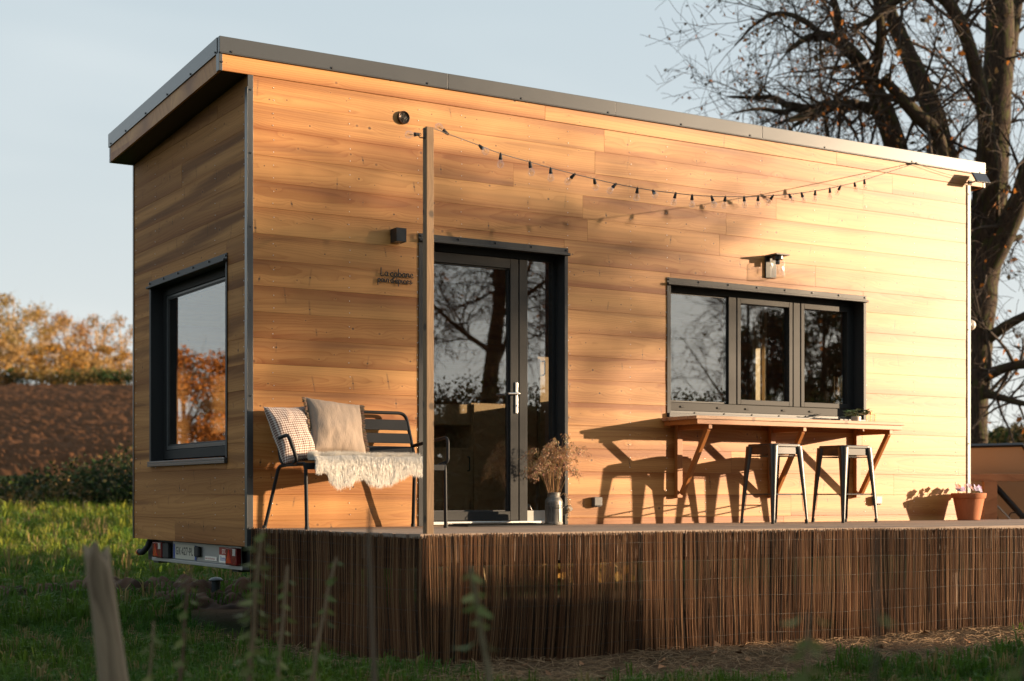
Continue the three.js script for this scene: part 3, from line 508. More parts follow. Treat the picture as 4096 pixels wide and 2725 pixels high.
// ---------------------------------------------------------------- post and festoon lights
const postTex = timberTex(31, [0.21, 0.13, 0.066], [0.10, 0.058, 0.027], [0.025, 0.016, 0.010], 6);
{
  const post = thing('timber_post', 'tall square timber post at the deck corner holding the festoon lights', 'post');
  const g = rb(0.300, 0.348, groundY(0.32, 2) - 0.05, 2.352, 1.957, 2.005, 0.003), uv = g.attributes.uv; for (let i = 0; i < uv.count; i++) uv.setXY(i, uv.getY(i) * 0.9, uv.getX(i) * 4);
  part(post, 'shaft', g, new THREE.MeshPhysicalMaterial({ map: postTex, bumpMap: postTex, bumpScale: 0.0015, roughness: 0.75 }));
  part(post, 'hook', bentTube([[0.300, 2.29, 1.975], [0.268, 2.29, 1.975], [0.262, 2.305, 1.975]], 0.0035, 0.01, 6), screwMat);
}
{
  const t = thing('festoon_lights', 'festoon string of clear globe bulbs sagging from post to roof edge', 'string lights');
  const P0 = [0.33, 2.0], P1 = [6.325, 0.03], tab = [[0, 2.345], [0.023, 2.339], [0.067, 2.32], [0.098, 2.305], [0.142, 2.301], [0.175, 2.298], [0.214, 2.299], [0.247, 2.301], [0.285, 2.306], [0.324, 2.317], [0.353, 2.328], [0.397, 2.351], [0.43, 2.37], [0.47, 2.399], [0.5, 2.425], [0.541, 2.463], [0.573, 2.497], [0.608, 2.537], [0.646, 2.582], [0.677, 2.623], [0.712, 2.673], [0.75, 2.73], [0.779, 2.779], [0.817, 2.843], [0.845, 2.895], [1, 3.2]];
  const pt = (k) => V(lerp(P0[0], P1[0], tab[k][0]), tab[k][1], lerp(P0[1], P1[1], tab[k][0]));
  const line = [V(0.285, 2.335, 1.985)]; for (let k = 0; k < tab.length; k++) line.push(pt(k));
  part(t, 'cable', tube(line, 0.0028, 6, 160), mat(0.016, 0.013, 0.012, 0.55));
  const lead = mat(0.05, 0.03, 0.02, 0.5);
  part(t, 'lead', tube([[6.325, 3.2, 0.03], [6.55, 3.165, 0.026], [6.8, 3.14, 0.03], [7.0, 3.13, 0.05]], 0.0022, 5, 24), lead);
  part(t, 'cable_anchor', merge([rb(6.315, 6.335, 3.188, 3.206, 0.012, 0.045, 0.004), rod([6.29, 3.199, 0.03], [6.34, 3.199, 0.03], 0.004)]), rubberMat);
  const sock = new THREE.LatheGeometry([[0.0001, 0.034], [0.007, 0.034], [0.009, 0.03], [0.0105, 0.012], [0.012, 0.010], [0.012, 0.0], [0.0001, 0]].map((v) => new THREE.Vector2(...v)), 10); sock.translate(0, -0.036, 0);
  const clip = new THREE.TorusGeometry(0.006, 0.0022, 5, 10); clip.translate(0.0, 0.0, 0); const sockG = merge([sock, clip]);
  const bulbG = new THREE.LatheGeometry([[0.0001, -0.048], [0.009, -0.0465], [0.016, -0.041], [0.0195, -0.033], [0.020, -0.026], [0.0175, -0.017], [0.012, -0.008], [0.009, 0]].map((v) => new THREE.Vector2(v[0] * 1.12, v[1] * 1.1)), 18); bulbG.translate(0, -0.036, 0);
  const fil = merge([rod([-0.003, -0.04, 0], [-0.003, -0.062, 0], 0.0009, 4), rod([0.003, -0.04, 0], [0.003, -0.062, 0], 0.0009, 4), rod([0, -0.044, 0], [0, -0.07, 0], 0.0012, 4)]);
  const filM = mat(0.6, 0.36, 0.16, 0.4), r = rng(5);
  for (let k = 1; k < tab.length - 1; k++) {
    const s = part(t, 'lamp_holder', sockG, rubberMat); s.position.copy(pt(k)); s.rotation.set((r() - 0.5) * 0.5, r() * 3, k === 1 ? -2.1 : (r() < 0.3 ? (r() < 0.5 ? 0.75 : -0.75) : (r() - 0.5) * 0.5)); if (k === 1) s.rotation.set(0, -0.4, -2.2);
    part(s, 'bulb', bulbG, bulbGlass); part(s, 'filament', fil, filM);
  }
  const s = part(t, 'lamp_holder', sockG, rubberMat); s.position.set(0.268, 2.305, 1.985); s.rotation.set(0, -0.3, -1.5); part(s, 'bulb', bulbG, bulbGlass); part(s, 'filament', fil, filM);
}
// ---------------------------------------------------------------- fittings on the porch wall
{
  const v = thing('wall_vent', 'round dark ringed air vent near the roof above the door', 'vent', [1.184, 2.942, 0]);
  const rim = new THREE.LatheGeometry([[0.001, 0.004], [0.036, 0.004], [0.038, 0.018], [0.044, 0.022], [0.0475, 0.016], [0.0475, 0.001]].map((p) => new THREE.Vector2(...p)), 36); rim.rotateX(Math.PI / 2); part(v, 'rim', rim, mat(0.10, 0.06, 0.04, 0.25, { metalness: 0.7 }));
  for (let k = 1; k <= 6; k++) { const g = new THREE.TorusGeometry(k * 0.0057, 0.0014, 6, 30); g.translate(0, 0, 0.012); part(v, 'louvre', g, mat(0.05, 0.04, 0.03, 0.35)); }
  part(v, 'spine', rb(-0.002, 0.002, -0.036, 0.036, 0.006, 0.013, 0.001), mat(0.05, 0.04, 0.03, 0.35));
}
{
  const l = thing('cube_wall_light', 'black cube wall light left of the door, above the lettering', 'wall light', [1.121, 2.08, 0]);
  part(l, 'housing', merge([rb(-0.04, 0.04, 0.047, 0.05, 0.005, 0.1, 0.001), rb(-0.04, -0.036, -0.048, 0.0465, 0.005, 0.1, 0.001), rb(0.036, 0.04, -0.048, 0.0465, 0.005, 0.1, 0.001), rb(-0.0355, 0.0355, -0.048, 0.0465, 0.096, 0.1, 0.001), rb(-0.0355, 0.0355, -0.044, 0.0465, 0.006, 0.012, 0.001)]), mat(0.018, 0.018, 0.019, 0.42));
  part(l, 'back_plate', rb(-0.034, 0.034, -0.04, 0.04, 0.0015, 0.005, 0.001), blackMat);
  part(l, 'diffuser', bx(-0.034, 0.034, -0.043, -0.04, 0.013, 0.095), mat(0.35, 0.30, 0.24, 0.5));
}
// script lettering cut from black metal
{
  const t = thing('wall_lettering', 'black handwritten metal lettering on the planks left of the door', 'lettering', [0.985, 1.787, 0]);
  const G = {
    L: [1.0, [[[0.15, 2.0], [0.12, 1.0], [0.1, 0.05], [0.5, 0.08], [1.0, 0.1]]]], a: [1.05, [[[0.85, 0.9], [0.5, 1], [0.12, 0.65], [0.12, 0.3], [0.45, 0], [0.8, 0.3], [0.88, 0.95], [0.88, 0.2], [1.1, 0.05]]]],
    c: [0.95, [[[0.85, 0.85], [0.5, 1], [0.12, 0.65], [0.12, 0.3], [0.5, 0], [1.0, 0.15]]]], b: [1.0, [[[0.15, 2.0], [0.12, 1], [0.12, 0.05]], [[0.12, 0.5], [0.5, 1], [0.88, 0.65], [0.85, 0.25], [0.5, 0], [0.12, 0.2]]]],
    n: [1.0, [[[0.1, 1], [0.12, 0.05]], [[0.12, 0.55], [0.45, 1], [0.78, 0.85], [0.82, 0.15], [1.05, 0.05]]]], e: [0.95, [[[0.1, 0.5], [0.6, 0.5], [0.82, 0.75], [0.5, 1], [0.12, 0.6], [0.25, 0.1], [0.6, 0], [1.0, 0.2]]]],
    p: [1.0, [[[0.15, 1], [0.12, 0], [0.1, -1.0]], [[0.12, 0.55], [0.5, 1], [0.88, 0.65], [0.8, 0.2], [0.45, 0], [0.12, 0.2]]]], i: [0.5, [[[0.15, 1], [0.15, 0.25], [0.35, 0.02], [0.55, 0.1]], [[0.15, 1.4], [0.17, 1.46]]]],
    d: [1.05, [[[0.85, 0.85], [0.5, 1], [0.12, 0.65], [0.12, 0.3], [0.45, 0], [0.85, 0.3]], [[0.9, 1.7], [0.88, 0.8], [0.88, 0.1], [1.1, 0.03]]]], s: [0.9, [[[0.8, 0.9], [0.45, 1], [0.2, 0.75], [0.7, 0.4], [0.55, 0.03], [0.05, 0.1]]]],
    "'": [0.3, [[[0.15, 1.7], [0.1, 1.35]]]], 'é': [0.95, [[[0.1, 0.5], [0.6, 0.5], [0.82, 0.75], [0.5, 1], [0.12, 0.6], [0.25, 0.1], [0.6, 0], [1.0, 0.2]], [[0.4, 1.35], [0.7, 1.65]]]], ' ': [0.35, []],
  };
  const write = (s, x0, y0, k) => { let x = x0; const l = []; for (const ch of s) { const [w, st] = G[ch]; for (const p of st) l.push(tube(p.map(([a, b]) => [x + a * k, y0 + b * k, 0.016]), 0.0037, 6, p.length * 4)); x += (w + 0.1) * k; } return [merge(l), x - x0]; };
  const m = mat(0.012, 0.012, 0.013, 0.5), [a] = write('La cabane', 0.012, 0.005, 0.0285), [b] = write("pain d'épices", -0.012, -0.040, 0.0235);
  part(t, 'lettering', a, m); part(t, 'lettering', b, m);
  part(t, 'stand_off', merge([[0.02, 0.02], [0.15, 0.02], [0.25, 0.015], [0.0, -0.03], [0.13, -0.03], [0.27, -0.03]].map(([x, y]) => rod([x, y, 0.0005], [x, y, 0.016], 0.0025, 6))), m);
}
// glass jar wall lamp over the kitchen window
{
  const l = thing('jar_wall_lamp', 'wall lamp with clear glass jar shade above the kitchen window', 'wall lamp', [4.655, 2.14, 0]);
  part(l, 'back_plate', rb(-0.072, 0.045, -0.095, 0.085, 0.0015, 0.018, 0.003), mat(0.02, 0.021, 0.02, 0.4));
  part(l, 'canopy', rb(-0.073, 0.073, 0.083, 0.095, 0.002, 0.152, 0.002), mat(0.07, 0.068, 0.06, 0.42));
  const cap = new THREE.CylinderGeometry(0.046, 0.046, 0.03, 28); cap.translate(0, 0.067, 0.085); part(l, 'collar', cap, mat(0.03, 0.03, 0.03, 0.3));
  const jar = new THREE.LatheGeometry([[0.044, 0.055], [0.046, 0.045], [0.056, 0.036], [0.058, 0.026], [0.058, -0.088], [0.054, -0.098], [0.042, -0.101], [0.0005, -0.098]].map((p) => new THREE.Vector2(...p)), 32); jar.translate(0, 0, 0.085); part(l, 'glass_jar', jar, new THREE.MeshPhysicalMaterial({ color: lin(0.95, 0.95, 0.94), roughness: 0.02, transmission: 1, thickness: 0, ior: 1.7 }));
  const sk = new THREE.CylinderGeometry(0.018, 0.018, 0.04, 14); sk.translate(0, 0.035, 0.085); part(l, 'socket', sk, rubberMat);
  const bu = new THREE.LatheGeometry([[0.012, 0.015], [0.014, -0.005], [0.016, -0.05], [0.010, -0.063], [0.0005, -0.066]].map((p) => new THREE.Vector2(...p)), 16); bu.translate(0, 0, 0.085); part(l, 'bulb', bu, thinGlass);
  part(l, 'filament', merge([rod([-0.005, 0.0, 0.085], [-0.004, -0.045, 0.085], 0.0016, 4), rod([0.005, 0.0, 0.085], [0.004, -0.045, 0.085], 0.0016, 4)]), mat(0.7, 0.45, 0.2, 0.4));
}
// weatherproof sockets
function wallSocket(x, y, label, c) {
  const s = thing('wall_socket', label, 'wall socket', [x, y, 0], 0, 'weatherproof sockets low on the porch wall');
  part(s, 'box', rb(-0.036, 0.036, -0.038, 0.038, 0.001, 0.038, 0.006, 3), mat(c * 0.5, c * 0.48, c * 0.45, 0.5)); const f = part(s, 'flap', rb(-0.0365, 0.0365, -0.030, 0.037, 0.0382, 0.048, 0.006, 3), mat(c, c * 0.95, c * 0.9, 0.45));
  part(f, 'catch', rb(-0.016, 0.02, -0.040, -0.031, 0.03, 0.044, 0.002), rubberMat);
}
wallSocket(2.862, 0.173, 'grey socket box on the planks between milk churn and bar counter', 0.16);
wallSocket(5.858, 0.18, 'pale socket box partly behind the stool nearest the flowerpot', 0.42);
// maker's mark burnt into a plank
{
  const t = canvasTex(256, 192, (c, w, h) => { c.clearRect(0, 0, w, h); c.strokeStyle = 'rgb(60,28,10)'; c.lineWidth = 7; c.beginPath(); c.moveTo(8, 62); c.lineTo(248, 62); c.moveTo(110, 60); c.lineTo(176, 18); c.lineTo(244, 60); c.stroke(); c.lineWidth = 6; for (let k = 0; k < 9; k++) { const x = 24 + k * 25; c.beginPath(); c.moveTo(x, 76); c.lineTo(x + (k % 3) * 3, 120); if (k % 2) { c.lineTo(x + 12, 118); c.moveTo(x, 98); c.lineTo(x + 10, 96); } c.stroke(); } for (const x of [146, 216]) { c.beginPath(); c.arc(x, 152, 14, 0, 7); c.stroke(); } });
  const o = new THREE.Mesh(new THREE.PlaneGeometry(0.07, 0.0525), new THREE.MeshStandardMaterial({ map: t, transparent: true, roughness: 0.8 })); o.position.set(2.728, 0.166, 0.0035); o.name = 'burnt_mark'; o.userData = { label: 'small house emblem burnt into the plank beside the socket box', category: 'emblem' }; o.receiveShadow = true; scene.add(o);
}
// solar panel for the festoon
{
  const s = thing('small_solar_panel', 'small black solar panel on a bracket under the roof corner', 'solar panel');
  const c = [V(6.99, 3.183, 0.078), V(7.178, 3.188, 0.076), V(7.187, 3.096, 0.134), V(6.995, 3.091, 0.135)];
  const ctr = c.reduce((a, b) => a.add(b), V(0, 0, 0)).multiplyScalar(0.25), ex = c[1].clone().sub(c[0]).normalize(), ey = c[0].clone().sub(c[3]).normalize(), ez = ex.clone().cross(ey).normalize(); ey.copy(ez).cross(ex);
  const M = new THREE.Matrix4().makeBasis(ex, ey, ez).setPosition(ctr);
  part(s, 'panel_frame', rb(-0.095, 0.095, -0.056, 0.056, -0.009, 0.004, 0.003).applyMatrix4(M), mat(0.03, 0.03, 0.03, 0.4));
  part(s, 'cells', rb(-0.088, 0.088, -0.05, 0.05, 0.0042, 0.0055, 0.0005).applyMatrix4(M), mat(0.018, 0.019, 0.026, 0.25, { clearcoat: 0.5, clearcoatRoughness: 0.3 }));
  part(s, 'bracket', merge([rod([7.06, 3.11, 0.002], [7.06, 3.11, 0.05], 0.007), rod([7.06, 3.11, 0.05], [7.085, 3.135, 0.098], 0.006), rb(7.04, 7.08, 3.09, 3.13, 0.001, 0.007, 0.002)]), rubberMat);
}
// cap of a flue on the far end wall
{
  const v = thing('round_vent_cap', 'white ribbed round vent cap on the far end wall', 'vent cap', [HL, 1.81, -0.085]);
  const g = new THREE.LatheGeometry([[0.001, 0.150], [0.025, 0.148], [0.042, 0.138], [0.050, 0.118], [0.050, 0.10], [0.04, 0.095], [0.04, 0.001]].map((p) => new THREE.Vector2(...p)), 24); g.rotateZ(-Math.PI / 2); part(v, 'dome', g, mat(0.55, 0.52, 0.46, 0.4));
  for (const y of [-0.022, 0, 0.022]) part(v, 'rib', rb(0.10, 0.152 - Math.abs(y) * 0.35, y - 0.004, y + 0.004, -0.03, 0.03, 0.002), mat(0.7, 0.67, 0.6, 0.4));
}
// ---------------------------------------------------------------- bench with cushions and sheepskin
const benchMat = mat(0.013, 0.014, 0.0155, 0.5, { specularIntensity: 0.4 });
{
  const b = thing('metal_bench', 'dark grey metal garden bench with slatted back against the wall', 'bench');
  const xl = 0.145, xr = 1.19, T = 0.0125;
  part(b, 'leg', bentTube([[xl, 0.43, 0.52], [xl + 0.002, 0.432, 0.612], [xl + 0.008, 0.40, 0.622], [xl + 0.012, 0.0, 0.632]], T, 0.03), benchMat);
  part(b, 'leg', bentTube([[xr, 0.43, 0.52], [xr - 0.002, 0.432, 0.612], [xr - 0.004, 0.40, 0.622], [xr - 0.004, 0.0, 0.632]], T, 0.03), benchMat);
  part(b, 'leg', bentTube([[xl + 0.02, 0.425, 0.26], [xl + 0.005, 0.42, 0.185], [xl - 0.07, 0.0, 0.115]], T, 0.04), benchMat);
  part(b, 'leg', bentTube([[xr - 0.02, 0.425, 0.26], [xr - 0.01, 0.42, 0.185], [xr + 0.015, 0.0, 0.115]], T, 0.04), benchMat);
  for (const [x, z] of [[xl + 0.012, 0.632], [xr - 0.004, 0.632], [xl - 0.07, 0.115], [xr + 0.015, 0.115]]) part(b, 'foot_cap', rod([x, 0.0, z], [x, 0.022, z], 0.0155, 10), rubberMat);
  part(b, 'armrest', bentTube([[xl - 0.045, 0.435, 0.55], [xl - 0.05, 0.45, 0.62], [xl - 0.105, 0.618, 0.60], [xl - 0.09, 0.60, 0.4], [xl + 0.01, 0.575, 0.165]], T, 0.05), benchMat);
  part(b, 'armrest', bentTube([[xr - 0.01, 0.435, 0.55], [xr + 0.03, 0.45, 0.60], [xr + 0.03, 0.625, 0.60], [xr + 0.02, 0.605, 0.4], [xr - 0.01, 0.575, 0.165]], T, 0.05), benchMat);
  part(b, 'back_frame', bentTube([[xl + 0.02, 0.43, 0.25], [xl + 0.015, 0.45, 0.195], [xl + 0.012, 0.81, 0.085], [xr - 0.03, 0.81, 0.085], [xr - 0.005, 0.45, 0.195], [xr - 0.01, 0.43, 0.25]], T, 0.06), benchMat);
  const bz = (y) => 0.195 - (y - 0.45) * 0.305;
  for (const [y0, y1] of [[0.683, 0.762], [0.590, 0.664], [0.497, 0.571]]) { const h = (y1 - y0) / 2, g = rb(xl + 0.025, xr - 0.022, -h, h, -0.004, 0.004, 0.003); g.rotateX(-0.295); g.translate(0, (y0 + y1) / 2, bz((y0 + y1) / 2) + 0.004); part(b, 'back_slat', g, benchMat); }
  for (let k = 0; k < 5; k++) part(b, 'seat_slat', rb(xl - 0.004, xr + 0.004, 0.434 - 0.002 * k, 0.441 - 0.002 * k + (k === 4 ? 0 : 0.002), 0.235 + k * 0.079, 0.235 + k * 0.079 + 0.072, 0.003), benchMat);
  part(b, 'seat_edge', rb(xl + 0.012, xr - 0.012, 0.392, 0.435, 0.618, 0.630, 0.005, 3), benchMat);
  for (const x of [xl + 0.01, xr - 0.01]) part(b, 'seat_rail', rb(x - 0.01, x + 0.01, 0.415, 0.4315, 0.20, 0.61, 0.004), benchMat);
}
function pillowGeo(w, h, t, seed, wr) {
  const n = 34, gs = [];
  for (const side of [1, -1]) {
    const g = new THREE.PlaneGeometry(2, 2, n, n), p = g.attributes.position, uv = g.attributes.uv;
    for (let i = 0; i < p.count; i++) {
      const u = p.getX(i), v = p.getY(i), e = Math.pow(Math.max(0, 1 - u * u) * Math.max(0, 1 - v * v), 0.42);
      const x = u * w / 2 * (1 - 0.075 * (1 - v * v) * Math.abs(u)), y = v * h / 2 * (1 - 0.075 * (1 - u * u) * Math.abs(v));
      const fold = wr * (0.012 * N3(u * 1.6 + seed, v * 1.3, seed) + 0.007 * N3(u * 4 + seed, v * 1.8, 4 + seed) + 0.0035 * N3(u * 12, v * 3, seed + 2)) * Math.min(1, e * 2.2);
      p.setXYZ(i, x, y, side * t / 2 * e + fold); uv.setXY(i, (side * u + 1) * w / 2, (v + 1) * h / 2);
    }
    if (side < 0) { const ix = g.index.array; for (let k = 0; k < ix.length; k += 3) { const a = ix[k]; ix[k] = ix[k + 1]; ix[k + 1] = a; } }
    g.computeVertexNormals(); gs.push(g);
  }
  return merge(gs);
}
function frameMatrix(o, ex, up) { const X = ex.clone().normalize(), Z = X.clone().cross(up).normalize(), Y = Z.clone().cross(X); return new THREE.Matrix4().makeBasis(X, Y, Z).setPosition(o); }
{
  const t = thing('checked_cushion', 'small brown and white checked cushion leaning in the bench corner', 'cushion');
  const check = dataTex(64, 64, (i, j) => { const a = i < 32, b = j < 32, f = 0.9 + 0.1 * N3(i * 0.5, j * 0.5, 1); const c = a && b ? [0.13, 0.065, 0.05] : a || b ? ((i + j) % 4 < 2 ? [0.30, 0.20, 0.165] : [0.50, 0.41, 0.36]) : [0.72, 0.64, 0.57]; return rgb(c.map((v) => v * f)); }); check.repeat.set(1 / 0.0165, 1 / 0.0165);
  const g = pillowGeo(0.40, 0.42, 0.15, 3, 1.2); g.applyMatrix4(frameMatrix(V(0.205, 0.632, 0.335), V(0.93, 0.06, -0.36), V(-0.40, 0.9, -0.30))); part(t, 'cover', g, new THREE.MeshPhysicalMaterial({ map: check, roughness: 0.9, sheen: 0.3, sheenColor: lin(0.5, 0.45, 0.4), bumpMap: grainBump, bumpScale: 0.0006 }));
}
{
  const t = thing('linen_cushion', 'plain taupe linen cushion with fringed edge on the bench', 'cushion');
  const M = frameMatrix(V(0.512, 0.682, 0.315), V(0.98, -0.085, -0.12), V(-0.16, 0.93, -0.32));
  const linen = dataTex(256, 256, (i, j) => { const v = 0.9 + 0.12 * N3(i * 0.9, j * 0.08, 1) + 0.10 * N3(i * 0.08, j * 0.9, 4) + 0.05 * N3(i * 0.04, j * 0.02, 3); return rgb([0.335 * v, 0.262 * v, 0.205 * v]); }); linen.repeat.set(3.5, 3.5);
  const crepe = dataTex(256, 256, (i, j) => { const v = 128 + 100 * N3(i * 0.22, j * 0.035, 2) + 60 * N3(i * 0.5, j * 0.3, 6); return [v, v, v]; }, false); crepe.repeat.set(4, 4);
  const g = pillowGeo(0.435, 0.40, 0.17, 9, 1.0); g.applyMatrix4(M); part(t, 'cover', g, new THREE.MeshPhysicalMaterial({ map: linen, bumpMap: crepe, bumpScale: 0.0022, roughness: 0.95, sheen: 0.3, sheenColor: lin(0.4, 0.34, 0.28) }));
  const B = new MB(true), r = rng(8);
  for (const sx of [-1, 1]) for (let k = 0; k < 170; k++) { const v = -0.97 + 1.94 * k / 169, x0 = sx * 0.2175 * (1 - 0.075 * (1 - v * v)), a = V(x0, v * 0.2, (r() - 0.5) * 0.006), l = 0.022 + r() * 0.014, e = V(x0 + sx * l, v * 0.2 + (r() - 0.5) * 0.016, (r() - 0.3) * 0.024), m = a.clone().lerp(e, 0.5).add(V(0, 0, 0.004)); for (const q of [a, m, e]) q.applyMatrix4(M); B.limb([a, m, e], [0.003, 0.0036, 0.002], 4, [0.15 + r() * 0.06, 0.105 + r() * 0.04, 0.07 + r() * 0.03]); }
  part(t, 'fringe', B.geo(), new THREE.MeshStandardMaterial({ vertexColors: true, roughness: 1 }), 'stuff');
}
{
  const t = thing('sheepskin', 'cream long-haired sheepskin draped over the bench seat', 'sheepskin');
  // s = 0 on the seat, grows over the front edge and down
  const low = (x) => { const T = [[0.20, 0.40], [0.27, 0.41], [0.31, 0.33], [0.35, 0.295], [0.42, 0.31], [0.50, 0.355], [0.535, 0.365], [0.58, 0.325], [0.65, 0.305], [0.74, 0.325], [0.82, 0.365], [0.88, 0.395], [0.95, 0.385], [1.02, 0.40], [1.06, 0.42]]; for (let k = 1; k < T.length; k++) if (x <= T[k][0]) { const f = (x - T[k - 1][0]) / (T[k][0] - T[k - 1][0]); return lerp(T[k - 1][1], T[k][1], f * f * (3 - 2 * f)); } return 0.42; };
  const surf = (x, f) => { // f 0..1 from the back edge to the hanging hem
    const zb = 0.34 + 0.05 * N3(x * 7, 2, 2) + (x < 0.3 ? (0.3 - x) * 2.2 : 0), top = 0.458 + 0.012 * N3(x * 5, 4, 1), drop = top - low(x), flat = 0.632 - zb, L = flat + 0.05 + drop, s = f * L;
    if (s < flat) return [V(x, top + 0.012 * N3(x * 9, s * 9, 5), zb + s), V(0, 1, 0.15)];
    const q = s - flat; if (q < 0.05) { const w = q / 0.05 * Math.PI / 2; return [V(x, top - 0.03 * (1 - Math.cos(w)), 0.632 + 0.022 * Math.sin(w)), V(0, Math.cos(w), Math.sin(w))]; }
    return [V(x + 0.01 * N3(x * 8, q * 10, 3), top - 0.03 - (q - 0.05) * (drop - 0.03) / drop, 0.654 + 0.01 * N3(x * 10, q * 8, 7)), V(0, -0.1, 1)];
  };
  const nx = 60, nf = 24, p = [], idx = []; for (let j = 0; j <= nf; j++) for (let i = 0; i <= nx; i++) { const [q] = surf(0.205 + 0.845 * i / nx, j / nf); p.push(q.x, q.y, q.z); } for (let j = 0; j < nf; j++) for (let i = 0; i < nx; i++) { const a = j * (nx + 1) + i; idx.push(a, a + nx + 1, a + 1, a + 1, a + nx + 1, a + nx + 2); }
  const g = new THREE.BufferGeometry(); g.setAttribute('position', new THREE.Float32BufferAttribute(p, 3)); g.setIndex(idx); g.computeVertexNormals(); part(t, 'hide', g, mat(0.78, 0.72, 0.63, 0.95));
  const B = new MB(true), r = rng(12);
  for (let k = 0; k < 34000; k++) {
    const x = 0.205 + 0.845 * r(), f = Math.pow(r(), 0.85), [q, n] = surf(x, f), [q2] = surf(x, Math.min(1, f + 0.03)), down = q2.clone().sub(q); if (down.lengthSq() < 1e-8) down.set(0, -1, 0); down.normalize();
    const cl = V(N3(x * 24, f * 16, 1), N3(x * 24, f * 16, 5) * 0.5, N3(x * 24, f * 16, 9)), len = 0.034 + 0.028 * r(), up = f < 0.42;
    const d1 = n.clone().normalize().addScaledVector(down, up ? 0.15 : 0.45).addScaledVector(cl, 0.22).addScaledVector(randDir(r), up ? 0.4 : 0.22).normalize(), d2 = n.clone().multiplyScalar(up ? 0.7 : 0.3).add(V(0, up ? 0 : -0.8, 0)).addScaledVector(down, up ? 0.35 : 0.6).addScaledVector(cl, 0.25).addScaledVector(randDir(r), up ? 0.5 : 0.22).normalize();
    const a = q.clone(), m = a.clone().addScaledVector(d1, len * 0.5), e = m.clone().addScaledVector(d2, len * 0.6), w = 0.85 + 0.15 * r();
    B.limb([a, m, e], [0.0011, 0.0010, 0.0003], 3, [0.88 * w, 0.84 * w, 0.77 * w]);
  }
  part(t, 'fleece', B.geo(), new THREE.MeshPhysicalMaterial({ vertexColors: true, roughness: 0.85, sheen: 0.4, sheenColor: lin(0.8, 0.75, 0.65) }), 'stuff');
}
// ---------------------------------------------------------------- bar counter on brackets
const oilTex = timberTex(51, [0.38, 0.145, 0.036], [0.26, 0.088, 0.020], [0.10, 0.04, 0.015], 3), topTex = timberTex(52, [0.44, 0.26, 0.15], [0.31, 0.17, 0.09], [0.14, 0.07, 0.035], 4);
const oilMat = new THREE.MeshPhysicalMaterial({ map: oilTex, roughness: 0.45 }), topMat = new THREE.MeshPhysicalMaterial({ map: topTex, roughness: 0.55 });
const stretchUV = (g, v = 4, swap = false) => { const uv = g.attributes.uv; for (let i = 0; i < uv.count; i++) { const a = uv.getX(i), b = uv.getY(i); swap ? uv.setXY(i, b, a * v) : uv.setXY(i, a, b * v); } return g; };
{
  const c = thing('bar_counter', 'long oiled timber bar counter on diagonal brackets under the kitchen window', 'bar counter');
  const x0 = 3.50, x1 = 5.752, y = 0.846, zf = 0.452;
  for (let k = 0; k < 4; k++) part(c, 'top_board', stretchUV(rb(x0 + 0.0006 * k, x1, y - 0.028, y - 0.0004 * k, 0.012 + k * 0.11, 0.012 + k * 0.11 + 0.1085, 0.004)), topMat);
  part(c, 'apron', stretchUV(rb(x0 + 0.02, x1 - 0.02, y - 0.066, y - 0.0285, zf - 0.034, zf - 0.012, 0.003)), oilMat);
  for (const x of [x0 + 0.02, x1 - 0.042]) part(c, 'apron', stretchUV(rb(x, x + 0.022, y - 0.066, y - 0.0285, 0.012, zf - 0.0345, 0.003)), oilMat);
  for (const xb of [3.662, 4.645, 5.618]) {
    const br = part(c, 'bracket_post', stretchUV(rb(xb - 0.030, xb + 0.022, 0.205, y - 0.03, 0.004, 0.046, 0.003), 4, true), oilMat);
    part(br, 'bracket_arm', rb(xb - 0.019, xb + 0.015, y - 0.101, y - 0.0667, 0.0465, 0.428, 0.003), oilMat);
    const a = V(xb - 0.002, 0.235, 0.047), b = V(xb - 0.002, y - 0.1015, 0.375), d = b.clone().sub(a), L = d.length(), g = rb(-0.017, 0.017, 0, L, -0.019, 0.019, 0.003); g.rotateX(Math.atan2(d.z, d.y)); g.translate(a.x, a.y, a.z + 0.02); part(br, 'bracket_strut', stretchUV(g, 4, true), oilMat);
  }
}
